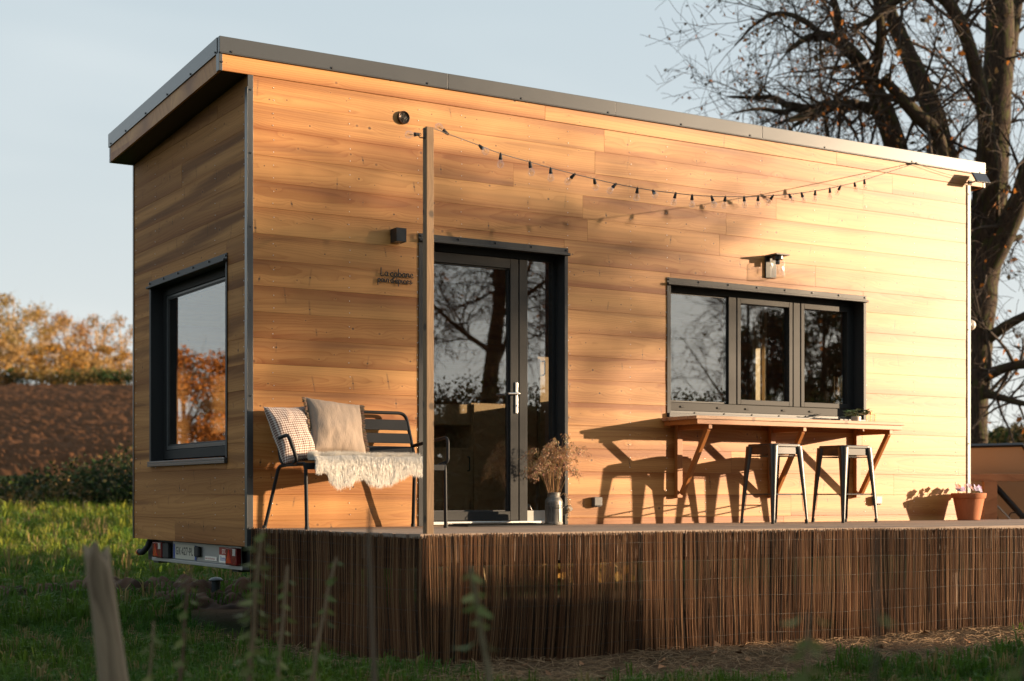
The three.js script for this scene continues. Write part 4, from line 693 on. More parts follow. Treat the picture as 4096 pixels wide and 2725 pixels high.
// ---------------------------------------------------------------- stools
const gunMat = mat(0.013, 0.013, 0.0135, 0.38, { clearcoat: 0.45, clearcoatRoughness: 0.12 });
function makeStool(label) {
  const s = thing('metal_stool', label, 'stool', [0, 0, 0], 0, 'metal stools at the bar counter'), H = 0.632, a = 0.152, f = 0.195;
  const seat = new THREE.Shape(), q = a, cr = 0.045; seat.moveTo(-q + cr, -q); seat.lineTo(q - cr, -q); seat.quadraticCurveTo(q, -q, q, -q + cr); seat.lineTo(q, q - cr); seat.quadraticCurveTo(q, q, q - cr, q); seat.lineTo(-q + cr, q); seat.quadraticCurveTo(-q, q, -q, q - cr); seat.lineTo(-q, -q + cr); seat.quadraticCurveTo(-q, -q, -q + cr, -q);
  const sg = new THREE.ExtrudeGeometry(seat, { depth: 0.012, bevelEnabled: true, bevelThickness: 0.008, bevelSize: 0.007, bevelSegments: 3, curveSegments: 8 }); sg.rotateX(-Math.PI / 2); sg.translate(0, H - 0.021, 0); part(s, 'seat', sg, gunMat);
  for (let k = 0; k < 4; k++) { const ang = k * Math.PI / 2, g = rb(-a + 0.04, a - 0.04, H - 0.082, H - 0.016, a - 0.004, a + 0.001, 0.002); g.rotateY(ang); part(s, 'apron', g, gunMat); }
  // pressed-steel leg: open rounded channel that tapers towards the foot
  for (let k = 0; k < 4; k++) {
    const P = [], U = [], idx = [], n = 14, m = 10;
    for (let j = 0; j <= n; j++) {
      const t = j / n, y = lerp(H - 0.018, 0.025, t), c = lerp(a - 0.020, f - 0.016, Math.pow(t, 0.92)), w = lerp(0.068, 0.027, Math.pow(t, 0.8));
      for (let i = 0; i <= m; i++) { const v = i / m * 2 - 1, an = v * 1.95 + Math.PI / 4, rr = w * (Math.abs(v) > 0.55 ? 0.52 + 0.22 * (Math.abs(v) - 0.55) / 0.45 * (1 - t * 0.6) : 0.52); P.push(c + Math.cos(an) * rr, y, c + Math.sin(an) * rr); U.push(v, t); }
    }
    for (let j = 0; j < n; j++) for (let i = 0; i < m; i++) { const A = j * (m + 1) + i; idx.push(A, A + 1, A + m + 1, A + 1, A + m + 2, A + m + 1); }
    const g = new THREE.BufferGeometry(); g.setAttribute('position', new THREE.Float32BufferAttribute(P, 3)); g.setAttribute('uv', new THREE.Float32BufferAttribute(U, 2)); g.setIndex(idx); g.computeVertexNormals(); g.rotateY(k * Math.PI / 2);
    const leg = part(s, 'leg', g, gunMat);
    const sl = merge([0.0].map(() => { const b = rb(-0.0035, 0.0035, 0.10, 0.25, 0, 0.004, 0.003, 3); b.rotateX(-0.10); return b; })); sl.translate(0, 0, 0); const rad = (y) => lerp(a - 0.02, f - 0.016, Math.pow((H - 0.018 - y) / (H - 0.043), 0.92)); sl.rotateY(Math.PI / 4); const cc = rad(0.175) + 0.0175 * Math.SQRT1_2; sl.translate(cc - 0.012, 0, cc - 0.012); sl.rotateY(k * Math.PI / 2); part(leg, 'press_rib', sl, gunMat);
    const fx = (f - 0.014) * (k === 0 || k === 1 ? 1 : -1), fz = (f - 0.014) * (k === 0 || k === 3 ? 1 : -1); part(leg, 'foot_cap', rod([fx, 0, fz], [fx * 0.985, 0.034, fz * 0.985], 0.0145, 10), rubberMat);
  }
  const rr = (y) => lerp(a - 0.02, f - 0.016, Math.pow((H - 0.018 - y) / (H - 0.043), 0.92));
  for (const [y, r] of [[0.232, 0.0055], [0.536, 0.0045]]) for (let k = 0; k < 4; k++) { const c = rr(y), g = rod([-c, y, c], [c, y, c], r, 8); g.rotateY(k * Math.PI / 2); part(s, 'brace', g, gunMat); }
  return s;
}
{
  const a = makeStool('black metal stool left of the other one, at the counter middle'); a.position.set(4.25, 0.001, 0.5); a.rotation.y = 0.03;
  const b = a.clone(); b.name = numbered('metal_stool'); b.position.set(5.01, 0.001, 0.5); b.rotation.y = -0.02; b.userData = { ...a.userData, label: 'black metal stool nearer the terracotta flowerpot, at the counter end' }; scene.add(b);
}
// plant and lantern on the counter
{
  const p = thing('potted_plant', 'small green leafy houseplant in a white pot on the counter', 'plant', [5.50, 0.846, 0.13]);
  const g = new THREE.LatheGeometry([[0.0005, 0.002], [0.036, 0.002], [0.040, 0.006], [0.043, 0.055], [0.041, 0.058], [0.038, 0.05], [0.0005, 0.048]].map((v) => new THREE.Vector2(...v)), 24); part(p, 'pot', g, mat(0.62, 0.58, 0.52, 0.45));
  const B = new MB(true), r = rng(3), S = new MB();
  for (let k = 0; k < 17; k++) {
    const an = k * 2.4, el = 0.35 + r() * 0.75, L = 0.07 + r() * 0.06, d = V(Math.cos(an) * Math.cos(el), Math.sin(el), Math.sin(an) * Math.cos(el)), b = V(Math.cos(an) * 0.01, 0.05, Math.sin(an) * 0.01), e = b.clone().addScaledVector(d, L * 0.75); S.limb([b, e], [0.0018, 0.0014], 4);
    for (let q = 0; q < 4; q++) { const w = an + (q - 1.5) * 0.75, dd = V(Math.cos(w), 0.15 - 0.35 * r(), Math.sin(w)).normalize(), l = 0.05 + r() * 0.035; B.leaf(e, dd.clone().multiplyScalar(l), V(-dd.z, 0.25, dd.x).multiplyScalar(0.013), [0.06 + r() * 0.03, 0.11 + r() * 0.05, 0.03], 0.2); }
  }
  part(p, 'stems', S.geo(), mat(0.10, 0.15, 0.04, 0.6)); part(p, 'leaves', B.geo(), new THREE.MeshPhysicalMaterial({ vertexColors: true, roughness: 0.5, transmission: 0.3, thickness: 0 }), 'stuff');
}
{
  const l = thing('brass_lantern', 'tiny brass wire lantern standing beside the potted plant', 'lantern', [5.685, 0.846, 0.12]), m = mat(0.34, 0.17, 0.06, 0.3, { metalness: 0.8 });
  for (const [x, z] of [[-0.026, -0.026], [0.026, -0.026], [-0.026, 0.026], [0.026, 0.026]]) part(l, 'corner_bar', rb(x - 0.0025, x + 0.0025, 0.0045, 0.082, z - 0.0025, z + 0.0025, 0.0008), m);
  part(l, 'base', rb(-0.03, 0.03, 0.0, 0.004, -0.03, 0.03, 0.001), m); part(l, 'lid', merge([rb(-0.03, 0.03, 0.0825, 0.086, -0.03, 0.03, 0.001), rod([0, 0.086, 0], [0, 0.098, 0], 0.009, 12), rb(-0.016, 0.016, 0.098, 0.103, -0.012, 0.012, 0.002)]), m);
  for (const z of [-0.024, 0.024]) part(l, 'glass', bx(-0.023, 0.023, 0.006, 0.08, z - 0.0005, z + 0.0005), thinGlass);
}
// ---------------------------------------------------------------- milk churn with dried grasses
const churnTex = speckTex(12, [0.30, 0.285, 0.26], [0.07, 0.064, 0.055], 7, 256), churnRough = speckTex(14, [0.25, 0.25, 0.25], [0.75, 0.75, 0.75], 9, 256); churnRough.colorSpace = THREE.NoColorSpace;
const zincMat = new THREE.MeshPhysicalMaterial({ map: churnTex, roughnessMap: churnRough, roughness: 0.8, metalness: 0.75 });
const CH = [2.372, 0.165];
{
  const c = thing('milk_churn', 'old zinc milk churn used as a vase by the door', 'milk churn', [CH[0], 0.001, CH[1]]);
  const body = new THREE.LatheGeometry([[0.0005, 0.004], [0.064, 0.004], [0.066, 0.0], [0.068, 0.004], [0.068, 0.024], [0.0665, 0.027], [0.0665, 0.168], [0.065, 0.182], [0.059, 0.196], [0.051, 0.206], [0.0485, 0.212], [0.0485, 0.234], [0.051, 0.240], [0.050, 0.245], [0.047, 0.243], [0.046, 0.21], [0.0005, 0.12]].map((v) => new THREE.Vector2(...v)), 40); part(c, 'body', body, zincMat);
  const t = new THREE.TorusGeometry(0.067, 0.0022, 6, 40); t.rotateX(Math.PI / 2); t.translate(0, 0.145, 0); part(c, 'band', t, zincMat);
  part(c, 'bail_handle', bentTube([[-0.066, 0.165, 0.01], [-0.068, 0.165, 0.03], [-0.055, 0.132, 0.062], [0.0, 0.128, 0.074], [0.055, 0.132, 0.062], [0.068, 0.165, 0.03], [0.066, 0.165, 0.01]], 0.0026, 0.02, 6), screwMat);
  part(c, 'strap', rb(-0.0015, 0.0015, 0.025, 0.155, 0.066, 0.0695, 0.001), screwMat);
  const lid = new THREE.LatheGeometry([[0.0005, 0.03], [0.03, 0.03], [0.044, 0.024], [0.048, 0.022], [0.048, -0.016], [0.046, -0.018], [0.045, 0.015], [0.0005, 0.02]].map((v) => new THREE.Vector2(...v)), 32); lid.rotateZ(0.0); lid.rotateX(-0.25); lid.rotateZ(0.5); lid.translate(0.118, 0.108, -0.005); part(c, 'lid', lid, zincMat);
  const chn = new MB(); chn.limb([V(0.064, 0.18, 0.012), V(0.078, 0.165, 0.01), V(0.088, 0.14, 0.0), V(0.1, 0.13, -0.003)], [0.002, 0.002, 0.002, 0.002], 5); part(c, 'chain', chn.geo(), screwMat);
}
{
  const t = thing('dried_grass_bouquet', 'bouquet of dried oat grass standing in the milk churn', 'dried grass', [CH[0], 0.13, CH[1]]), r = rng(33), S = new MB(true), Hk = new MB(true);
  for (let k = 0; k < 74; k++) {
    const an = r() * 6.283, sp = Math.pow(r(), 0.7), L = 0.36 + r() * 0.19 - sp * 0.04, out = sp * 0.23, b = V(Math.cos(an) * 0.025 * r(), 0, Math.sin(an) * 0.025 * r()), m = V(Math.cos(an) * (0.03 + out * 0.32), L * 0.58, Math.sin(an) * (0.03 + out * 0.32) * 0.6), e = V(Math.cos(an) * out * 0.82 + 0.01, L * (0.98 - sp * 0.12), Math.sin(an) * out * 0.62), f = V(Math.cos(an) * out * 1.15, L * (0.95 - sp * 0.30), Math.sin(an) * out * 0.85);
    if (k % 8 === 0) { e.multiplyScalar(1.14); f.multiplyScalar(1.2); } const cv = new THREE.CatmullRomCurve3([b, m, e, f]), pts = cv.getPoints(9), col = [0.30 + r() * 0.12, 0.175 + r() * 0.07, 0.075 + r() * 0.04];
    S.limb(pts, pts.map((_, i) => 0.0014 - i * 0.0001), 4, col);
    const nh = 18 + Math.floor(r() * 18);
    for (let q = 0; q < nh; q++) { const u = 0.58 + 0.42 * r(), a = cv.getPoint(u), sd = randDir(r); sd.y = -0.3 - r() * 0.9; sd.normalize(); const st = a.clone().addScaledVector(randDir(r), 0.012 + 0.02 * r()).add(V(0, -0.012, 0)); S.limb([a, st], [0.0005, 0.0004], 3, col); const l = 0.017 + r() * 0.016, w = randDir(r).cross(sd).normalize().multiplyScalar(0.0024 + r() * 0.0016); const c = [0.34 + r() * 0.22, 0.215 + r() * 0.14, 0.11 + r() * 0.08]; Hk.leaf(st, sd.clone().multiplyScalar(l), w, c, 0.12); }
  }
  for (let k = 0; k < 2; k++) { const cv = new THREE.CatmullRomCurve3([V(0.02, 0.08, 0.04), V(0.07, 0.11, 0.045), V(0.10 + k * 0.02, 0.03, 0.05), V(0.085, -0.09, 0.055)]), pts = cv.getPoints(10); S.limb(pts, pts.map(() => 0.001), 4, [0.4, 0.24, 0.11]); for (let q = 0; q < 60; q++) { const a = cv.getPoint(0.35 + 0.65 * r()), d = randDir(r); d.y -= 0.9; d.normalize(); Hk.leaf(a, d.multiplyScalar(0.02), randDir(r).multiplyScalar(0.0025), [0.5, 0.32, 0.17], 0.1); } }
  const dry = new THREE.MeshPhysicalMaterial({ vertexColors: true, roughness: 0.8, transmission: 0.25, thickness: 0 });
  part(t, 'stems', S.geo(), new THREE.MeshStandardMaterial({ vertexColors: true, roughness: 0.8 })); part(t, 'husks', Hk.geo(), dry, 'stuff');
}
// door mat
{
  const m = thing('door_mat', 'black bristle door mat lying before the door', 'door mat', [1.86, 0.0015, 0.22]), B = new MB(true), r = rng(4);
  part(m, 'backing', rb(-0.36, 0.36, 0, 0.006, -0.17, 0.17, 0.002), rubberMat);
  for (let k = 0; k < 3600; k++) { const a = V(-0.355 + 0.71 * r(), 0.005, -0.165 + 0.33 * r()), v = 0.012 + r() * 0.02; B.limb([a, a.clone().add(V((r() - 0.5) * 0.008, 0.011 + r() * 0.004, (r() - 0.5) * 0.008))], [0.0012, 0.0008], 3, [v, v * 0.95, v * 0.85]); }
  part(m, 'bristles', B.geo(), new THREE.MeshStandardMaterial({ vertexColors: true, roughness: 1 }), 'stuff');
}
// terracotta pot with pansies
{
  const c = thing('flower_pot', 'terracotta pot of violets at the far corner of the house', 'flowerpot', [6.835, 0.001, 0.185]);
  const clay = speckTex(18, [0.44, 0.155, 0.060], [0.36, 0.115, 0.042], 10);
  const g = new THREE.LatheGeometry([[0.0005, 0.004], [0.094, 0.004], [0.097, 0.0], [0.100, 0.006], [0.137, 0.193], [0.139, 0.197], [0.150, 0.199], [0.156, 0.238], [0.1555, 0.243], [0.148, 0.245], [0.143, 0.236], [0.138, 0.205], [0.0005, 0.205]].map((v) => new THREE.Vector2(...v)), 48); part(c, 'pot', g, new THREE.MeshPhysicalMaterial({ map: clay, roughness: 0.82, bumpMap: grainBump, bumpScale: 0.0005 }));
  const so = new THREE.CircleGeometry(0.139, 28); so.rotateX(-Math.PI / 2); so.translate(0, 0.219, 0); part(c, 'soil', so, mat(0.03, 0.02, 0.013, 1));
  const f = thing('pansies', 'purple, white and rust pansies growing in the terracotta pot', 'flowers', [6.835, 0.22, 0.185]), L = new MB(true), P = new MB(true), S = new MB(), r = rng(6);
  for (let k = 0; k < 90; k++) { const a = r() * 6.28, q = Math.sqrt(r()) * 0.12, b = V(Math.cos(a) * q, 0, Math.sin(a) * q), d = randDir(r); d.y = Math.abs(d.y) * 0.8 + 0.25; L.leaf(b, d.clone().multiplyScalar(0.025 + r() * 0.025), V(-d.z, 0.1, d.x).multiplyScalar(0.010), [0.05 + r() * 0.03, 0.10 + r() * 0.05, 0.03], 0.2); }
  const cols = [[0.30, 0.20, 0.50], [0.34, 0.05, 0.015], [0.38, 0.28, 0.56], [0.50, 0.42, 0.55], [0.40, 0.09, 0.015]];
  for (let k = 0; k < 16; k++) { const a = k * 2.4, q = 0.035 + 0.09 * Math.sqrt(r()), top = V(Math.cos(a) * q, 0.05 + r() * 0.045, Math.sin(a) * q), nrm = V(0.25 + (r() - 0.5), 0.5, 0.9 + (r() - 0.5) * 0.6).normalize(), ex = V(0, 1, 0).cross(nrm).normalize(), ey = nrm.clone().cross(ex), col = cols[Math.floor(r() * 5)]; S.limb([V(top.x * 0.8, 0, top.z * 0.8), top], [0.0012, 0.001], 4); for (let p = 0; p < 5; p++) { const w = p / 5 * 6.283 + 0.3, d = ex.clone().multiplyScalar(Math.cos(w)).addScaledVector(ey, Math.sin(w)).addScaledVector(nrm, 0.15), sd = ex.clone().multiplyScalar(-Math.sin(w)).addScaledVector(ey, Math.cos(w)); P.leaf(top, d.multiplyScalar(0.032), sd.multiplyScalar(0.017), p < 2 ? col : col.map((v, i) => lerp(v, [0.5, 0.38, 0.48][i], 0.3)), 0.08); } P.leaf(top.clone().addScaledVector(nrm, 0.003), ex.clone().multiplyScalar(0.006), ey.clone().multiplyScalar(0.005), [0.6, 0.35, 0.02], 0); }
  part(f, 'stems', S.geo(), mat(0.08, 0.13, 0.04, 0.6)); part(f, 'leaves', L.geo(), new THREE.MeshPhysicalMaterial({ vertexColors: true, roughness: 0.6, transmission: 0.25, thickness: 0 }), 'stuff'); part(f, 'petals', P.geo(), new THREE.MeshPhysicalMaterial({ vertexColors: true, roughness: 0.7, transmission: 0.3, thickness: 0 }), 'stuff');
}
// ---------------------------------------------------------------- inside, as seen through the glass
{
  const c = thing('plywood_cabinet', 'low plywood cabinet with open shelf seen through the door glass', 'cabinet'), m = plyMat, edge = mat(0.45, 0.30, 0.15, 0.6);
  part(c, 'carcass', merge([bx(2.50, 3.15, 0.002, 1.00, -1.75, -1.30), bx(1.95, 2.496, 0.002, 0.60, -1.75, -1.30), bx(1.95, 2.496, 0.60, 0.99, -1.76, -1.74), bx(1.95, 1.968, 0.602, 0.82, -1.74, -1.30), bx(2.2, 2.496, 0.81, 0.985, -1.74, -1.31)]), m);
  part(c, 'shelf_edge', merge([bx(1.95, 2.496, 0.601, 0.619, -1.3, -1.292), bx(1.95, 2.496, 0.818, 0.834, -1.3, -1.292), bx(1.944, 1.962, 0.62, 0.817, -1.3, -1.292)]), edge);
  part(c, 'cupboard_door', rb(2.22, 2.49, 0.05, 0.585, -1.297, -1.28, 0.002), m); part(c, 'cupboard_door', rb(2.515, 3.14, 0.05, 0.99, -1.297, -1.28, 0.002), m);
  part(c, 'pull', bentTube([[2.455, 0.545, -1.28], [2.455, 0.545, -1.25], [2.455, 0.43, -1.25], [2.455, 0.43, -1.28]], 0.006, 0.015, 8), blackMat);
}
{
  const c = thing('tall_cupboard', 'tall dark plywood cupboard with black pull behind the side light', 'cupboard'); part(c, 'carcass', bx(3.16, 3.75, 0.002, 1.42, -1.85, -1.30), plyMat); part(c, 'door', rb(3.17, 3.74, 0.03, 1.40, -1.297, -1.28, 0.002), plyMat); part(c, 'pull', bentTube([[3.20, 1.38, -1.28], [3.20, 1.38, -1.25], [3.20, 1.26, -1.25], [3.20, 1.26, -1.28]], 0.006, 0.015, 8), blackMat);
}
{
  const b = thing('bed', 'bed with rumpled beige blanket inside the end window', 'bed');
  part(b, 'mattress', rb(0.2, 1.25, 0.25, 0.50, -2.3, -0.6, 0.06, 4), mat(0.62, 0.56, 0.48, 0.9)); part(b, 'base', bx(0.2, 1.25, 0.002, 0.249, -2.3, -0.6), plyMat);
  const g = new THREE.PlaneGeometry(1.04, 1.4, 40, 50); g.rotateX(-Math.PI / 2); g.translate(0.73, 0.53, -1.5); const p = g.attributes.position; for (let i = 0; i < p.count; i++) { const x = p.getX(i), z = p.getZ(i); p.setY(i, 0.545 + 0.09 * Math.max(0, N3(x * 2.2, z * 1.8, 2)) + 0.05 * N3(x * 4, z * 5, 6) + 0.09 * Math.exp(-((x - 0.6) ** 2 + (z + 1.2) ** 2) / 0.06)); } g.computeVertexNormals(); part(b, 'blanket', g, mat(0.46, 0.34, 0.23, 0.95));
}
part(house, 'sun_blocking_divider', bx(3.40, 3.44, 0.002, 1.06, -1.25, -0.19), plyMat);  // low partition added to keep the kitchen window sun off the cabinet
{
  const c = thing('kitchen_partition', 'pale timber uprights standing inside the kitchen window', 'partition'), m = mat(0.72, 0.56, 0.36, 0.6);
  part(c, 'upright', bx(5.603, 5.659, 0.002, 2.735, -1.345, -1.30), m); part(c, 'upright', bx(5.715, 5.742, 0.002, 2.735, -1.345, -1.30), m);
}
{
  const w = thing('kitchen_worktop', 'kitchen worktop just inside the kitchen window', 'worktop'); part(w, 'slab', rb(3.45, 6.8, 0.86, 0.895, -0.80, -0.19, 0.004), plyMat); part(w, 'unit', bx(3.6, 6.8, 0.002, 0.859, -0.78, -0.2), plyMat);
  const d = thing('steel_drum', 'polished steel water filter drum inside the last window sash', 'water filter', [5.86, 0.896, -0.40]); const g = new THREE.LatheGeometry([[0.0005, 0], [0.085, 0], [0.088, 0.004], [0.088, 0.16], [0.092, 0.165], [0.092, 0.18], [0.072, 0.19], [0.068, 0.21], [0.086, 0.22], [0.088, 0.38], [0.09, 0.384], [0.09, 0.40], [0.084, 0.415], [0.02, 0.425], [0.0005, 0.425]].map((v) => new THREE.Vector2(...v)), 36); part(d, 'body', g, mat(0.62, 0.6, 0.56, 0.12, { metalness: 1 })); const k = new THREE.SphereGeometry(0.016, 14, 10); k.translate(0, 0.438, 0); part(d, 'knob', k, blackMat);
  for (const [x, z, h] of [[5.22, -0.5, 0.10], [5.34, -0.48, 0.125]]) { const b = thing('soap_bottle', x < 5.3 ? 'shorter pump bottle beside the window uprights' : 'taller pump bottle under the middle window sash', 'bottle', [x, 0.896, z]); const q = new THREE.LatheGeometry([[0.0005, 0], [0.028, 0], [0.03, 0.004], [0.03, h * 0.75], [0.012, h * 0.85], [0.010, h], [0.0005, h]].map((v) => new THREE.Vector2(...v)), 18); part(b, 'body', q, mat(0.10, 0.06, 0.03, 0.2)); part(b, 'pump', merge([rod([0, h, 0], [0, h + 0.035, 0], 0.004), rod([0, h + 0.033, 0], [0.035, h + 0.03, 0], 0.005)]), mat(0.6, 0.5, 0.4, 0.4)); }
  const bt = thing('glass_bottle', 'clear glass bottle behind the lower side light', 'bottle', [2.56, 0.002, -0.36]); const q = new THREE.LatheGeometry([[0.0005, 0.002], [0.034, 0.002], [0.036, 0.006], [0.036, 0.16], [0.03, 0.19], [0.014, 0.215], [0.013, 0.27], [0.015, 0.275]].map((v) => new THREE.Vector2(...v)), 22); q.translate(0, 0.0, 0); part(bt, 'body', q, thinGlass);
}
// ---------------------------------------------------------------- solar frame beside the house
{
  const t = thing('solar_rack', 'tilted solar panels on a timber frame, seen from behind at the house end', 'solar rack', [8.87, 0, -1.277], -YAW);
  const wood = new THREE.MeshPhysicalMaterial({ map: timberTex(91, [0.36, 0.20, 0.10], [0.22, 0.11, 0.05], [0.08, 0.04, 0.02], 3), roughness: 0.7 }), back = mat(0.62, 0.50, 0.37, 0.55), alu = mat(0.02, 0.02, 0.021, 0.4);
  // slope runs down to the right and away
  const O = V(-0.36, 0.755, 0.05), eu = V(1, 0.02, 0.12).normalize(), ev = V(0.56, -0.70, -0.45).normalize(), en = eu.clone().cross(ev).normalize(), M = new THREE.Matrix4().makeBasis(eu, ev, en).setPosition(O);
  for (const [a, b] of [[-0.4, 0.62], [0.64, 1.66], [1.68, 2.6]]) { const p = part(t, 'panel', bx(a + 0.02, b - 0.02, 0.02, 1.5, -0.01, 0.008).applyMatrix4(M), back); part(p, 'panel_frame', merge([bx(a, b, 0, 0.03, -0.02, 0.02), bx(a, b, 1.49, 1.52, -0.02, 0.02), bx(a, a + 0.025, 0.031, 1.489, -0.02, 0.02), bx(b - 0.025, b, 0.031, 1.489, -0.02, 0.02)].map((g) => g.applyMatrix4(M))), alu); for (let k = 1; k < 4; k++) part(p, 'cell_joint', bx(a + k * 0.25, a + k * 0.25 + 0.006, 0.04, 1.48, 0.009, 0.0115).applyMatrix4(M), mat(0.72, 0.62, 0.48, 0.5)); }
  part(t, 'beam', rb(-0.6, 2.4, 0.372, 0.448, 0.10, 0.16, 0.004), wood); part(t, 'post', rb(-0.175, -0.035, groundY(8.8, -1.3) - 0.03, 0.371, 0.12, 0.2, 0.004), wood); part(t, 'post', rb(1.6, 1.74, groundY(10, -0.6) - 0.03, 0.371, 0.12, 0.2, 0.004), wood);
  part(t, 'brace', rod([-0.03, 0.36, 0.0], [0.95, -0.72, 0.0], 0.04, 4), alu); part(t, 'conduit', rod([-0.06, 0.16, 0.12], [0.75, -0.66, 0.10], 0.011, 8), mat(0.5, 0.47, 0.42, 0.3, { metalness: 0.7 }));
  part(t, 'cable', tube([[-0.02, 0.05, 0.08], [0.05, -0.1, 0.1], [0.2, -0.08, 0.1], [0.24, 0.02, 0.1], [0.14, 0.04, 0.1], [0.1, -0.06, 0.1]], 0.007, 6, 40), rubberMat);
}
// ---------------------------------------------------------------- trees
const barkTex = dataTex(256, 256, (i, j) => { const a = i / 256 * 6.283, t = clamp(0.45 + 0.6 * N3(Math.cos(a) * 3, Math.sin(a) * 3, j * 0.035) + 0.4 * N3(Math.cos(a) * 9, Math.sin(a) * 9, j * 0.12), 0, 1), m = sstep(N3(Math.cos(a) * 1.2, Math.sin(a) * 1.2, j * 0.02 + 9), 0.12, 0.4); return rgb([lerp(lerp(0.012, 0.085, t), 0.05, m), lerp(lerp(0.008, 0.054, t), 0.05, m), lerp(lerp(0.006, 0.032, t), 0.013, m)]); });
barkTex.repeat.set(3, 0.9);
const barkMat = new THREE.MeshStandardMaterial({ map: barkTex, bumpMap: barkTex, bumpScale: 0.06, roughness: 1 }), twigMat = mat(0.055, 0.038, 0.026, 0.9);
const smooth = (l, n = 5) => { const c = new THREE.CatmullRomCurve3(l.map((q) => V(q[0], q[1], q[2])), false, 'centripetal'), N = (l.length - 1) * n, pts = [], rad = []; for (let i = 0; i <= N; i++) { const f = i / N * (l.length - 1), k = Math.min(l.length - 2, Math.floor(f)); pts.push(c.getPoint(i / N)); rad.push(lerp(l[k][3], l[k + 1][3], f - k)); } return [pts, rad]; };
// side shoots: wandering, splitting, drooping
function shoot(B, L, p, d, len, r0, depth, r, o) {
  const n = depth > 1 ? 5 : 4, pts = [p.clone()], rad = [r0]; let q = p.clone(), dir = d.clone();
  for (let k = 1; k <= n; k++) { dir.addScaledVector(randDir(r), o.wander).add(V(0, o.lift * (depth > 1 ? 1 : 0.6), 0)).normalize(); q = q.clone().addScaledVector(dir, len / n); pts.push(q); rad.push(Math.max(o.thin, r0 * (1 - 0.8 * k / n))); if (depth > 0 && (k > 1 || depth < 2)) { const m = r() < o.split ? 2 : 1; for (let w = 0; w < m; w++) { const e = dir.clone().addScaledVector(randDir(r), 0.95).normalize(); shoot(B, L, q, e, len * (0.35 + 0.4 * r()), rad[k] * 0.7, depth - 1, r, o); } } }
  B.limb(pts, rad, r0 > 0.03 ? 6 : 3);
  if (L && depth <= 1) for (let k = 1; k <= n; k++) if (r() < o.leaf) { const a = pts[k], f = randDir(r); f.y -= 0.5; f.normalize(); const s = o.leafSize * (0.6 + 0.8 * r()); L.leaf(a, f.clone().multiplyScalar(s), randDir(r).cross(f).normalize().multiplyScalar(s * 0.32), o.leafColor(r), 0.2); }
}
const leafMatA = new THREE.MeshPhysicalMaterial({ vertexColors: true, roughness: 0.9, transmission: 0.4, thickness: 0, specularIntensity: 0.25 });
const autumn = (r) => { const q = r(); return q < 0.3 ? [0.40, 0.15, 0.03] : q < 0.5 ? [0.28, 0.10, 0.03] : q < 0.75 ? [0.08, 0.055, 0.028] : [0.05, 0.04, 0.02]; };
function limbTree(name, label, limbs, pos, turn, seed, o) {
  const t = thing(name, label, 'tree', pos, turn), r = rng(seed), B = new MB(), L = new MB(true);
  limbs.forEach((l, k) => {
    const [pts, rad] = smooth(l), M = new MB(); for (let i = 0; i < pts.length; i++) rad[i] *= 1 + 0.14 * N3(i * 0.7, k * 3, seed); M.limb(pts, rad, 12, null, true); part(t, k ? 'bough' : 'trunk', M.geo(), barkMat);
    for (let i = k ? 3 : Math.floor(pts.length * 0.45); i < pts.length; i++) { const m = o.shoots * (rad[i] < 0.1 ? 1.3 : 0.6); for (let w = 0; w < m; w++) if (r() < 0.72) { const tg = pts[Math.min(i + 1, pts.length - 1)].clone().sub(pts[i - 1]).normalize(), d = tg.multiplyScalar(0.35).add(randDir(r)).normalize(); shoot(B, L, pts[i], d, o.len * (0.5 + r()), Math.min(0.035, rad[i] * 0.45), o.depth, r, o); } }
  });
  part(t, 'twigs', B.geo(), twigMat, 'stuff'); if (L.p.length) part(t, 'leaves', L.geo(), leafMatA, 'stuff'); return t;
}
const big = { shoots: 1.1, len: 1.05, depth: 2, wander: 0.3, lift: -0.045, split: 0.35, thin: 0.0045, leaf: 0.05, leafSize: 0.10, leafColor: autumn };
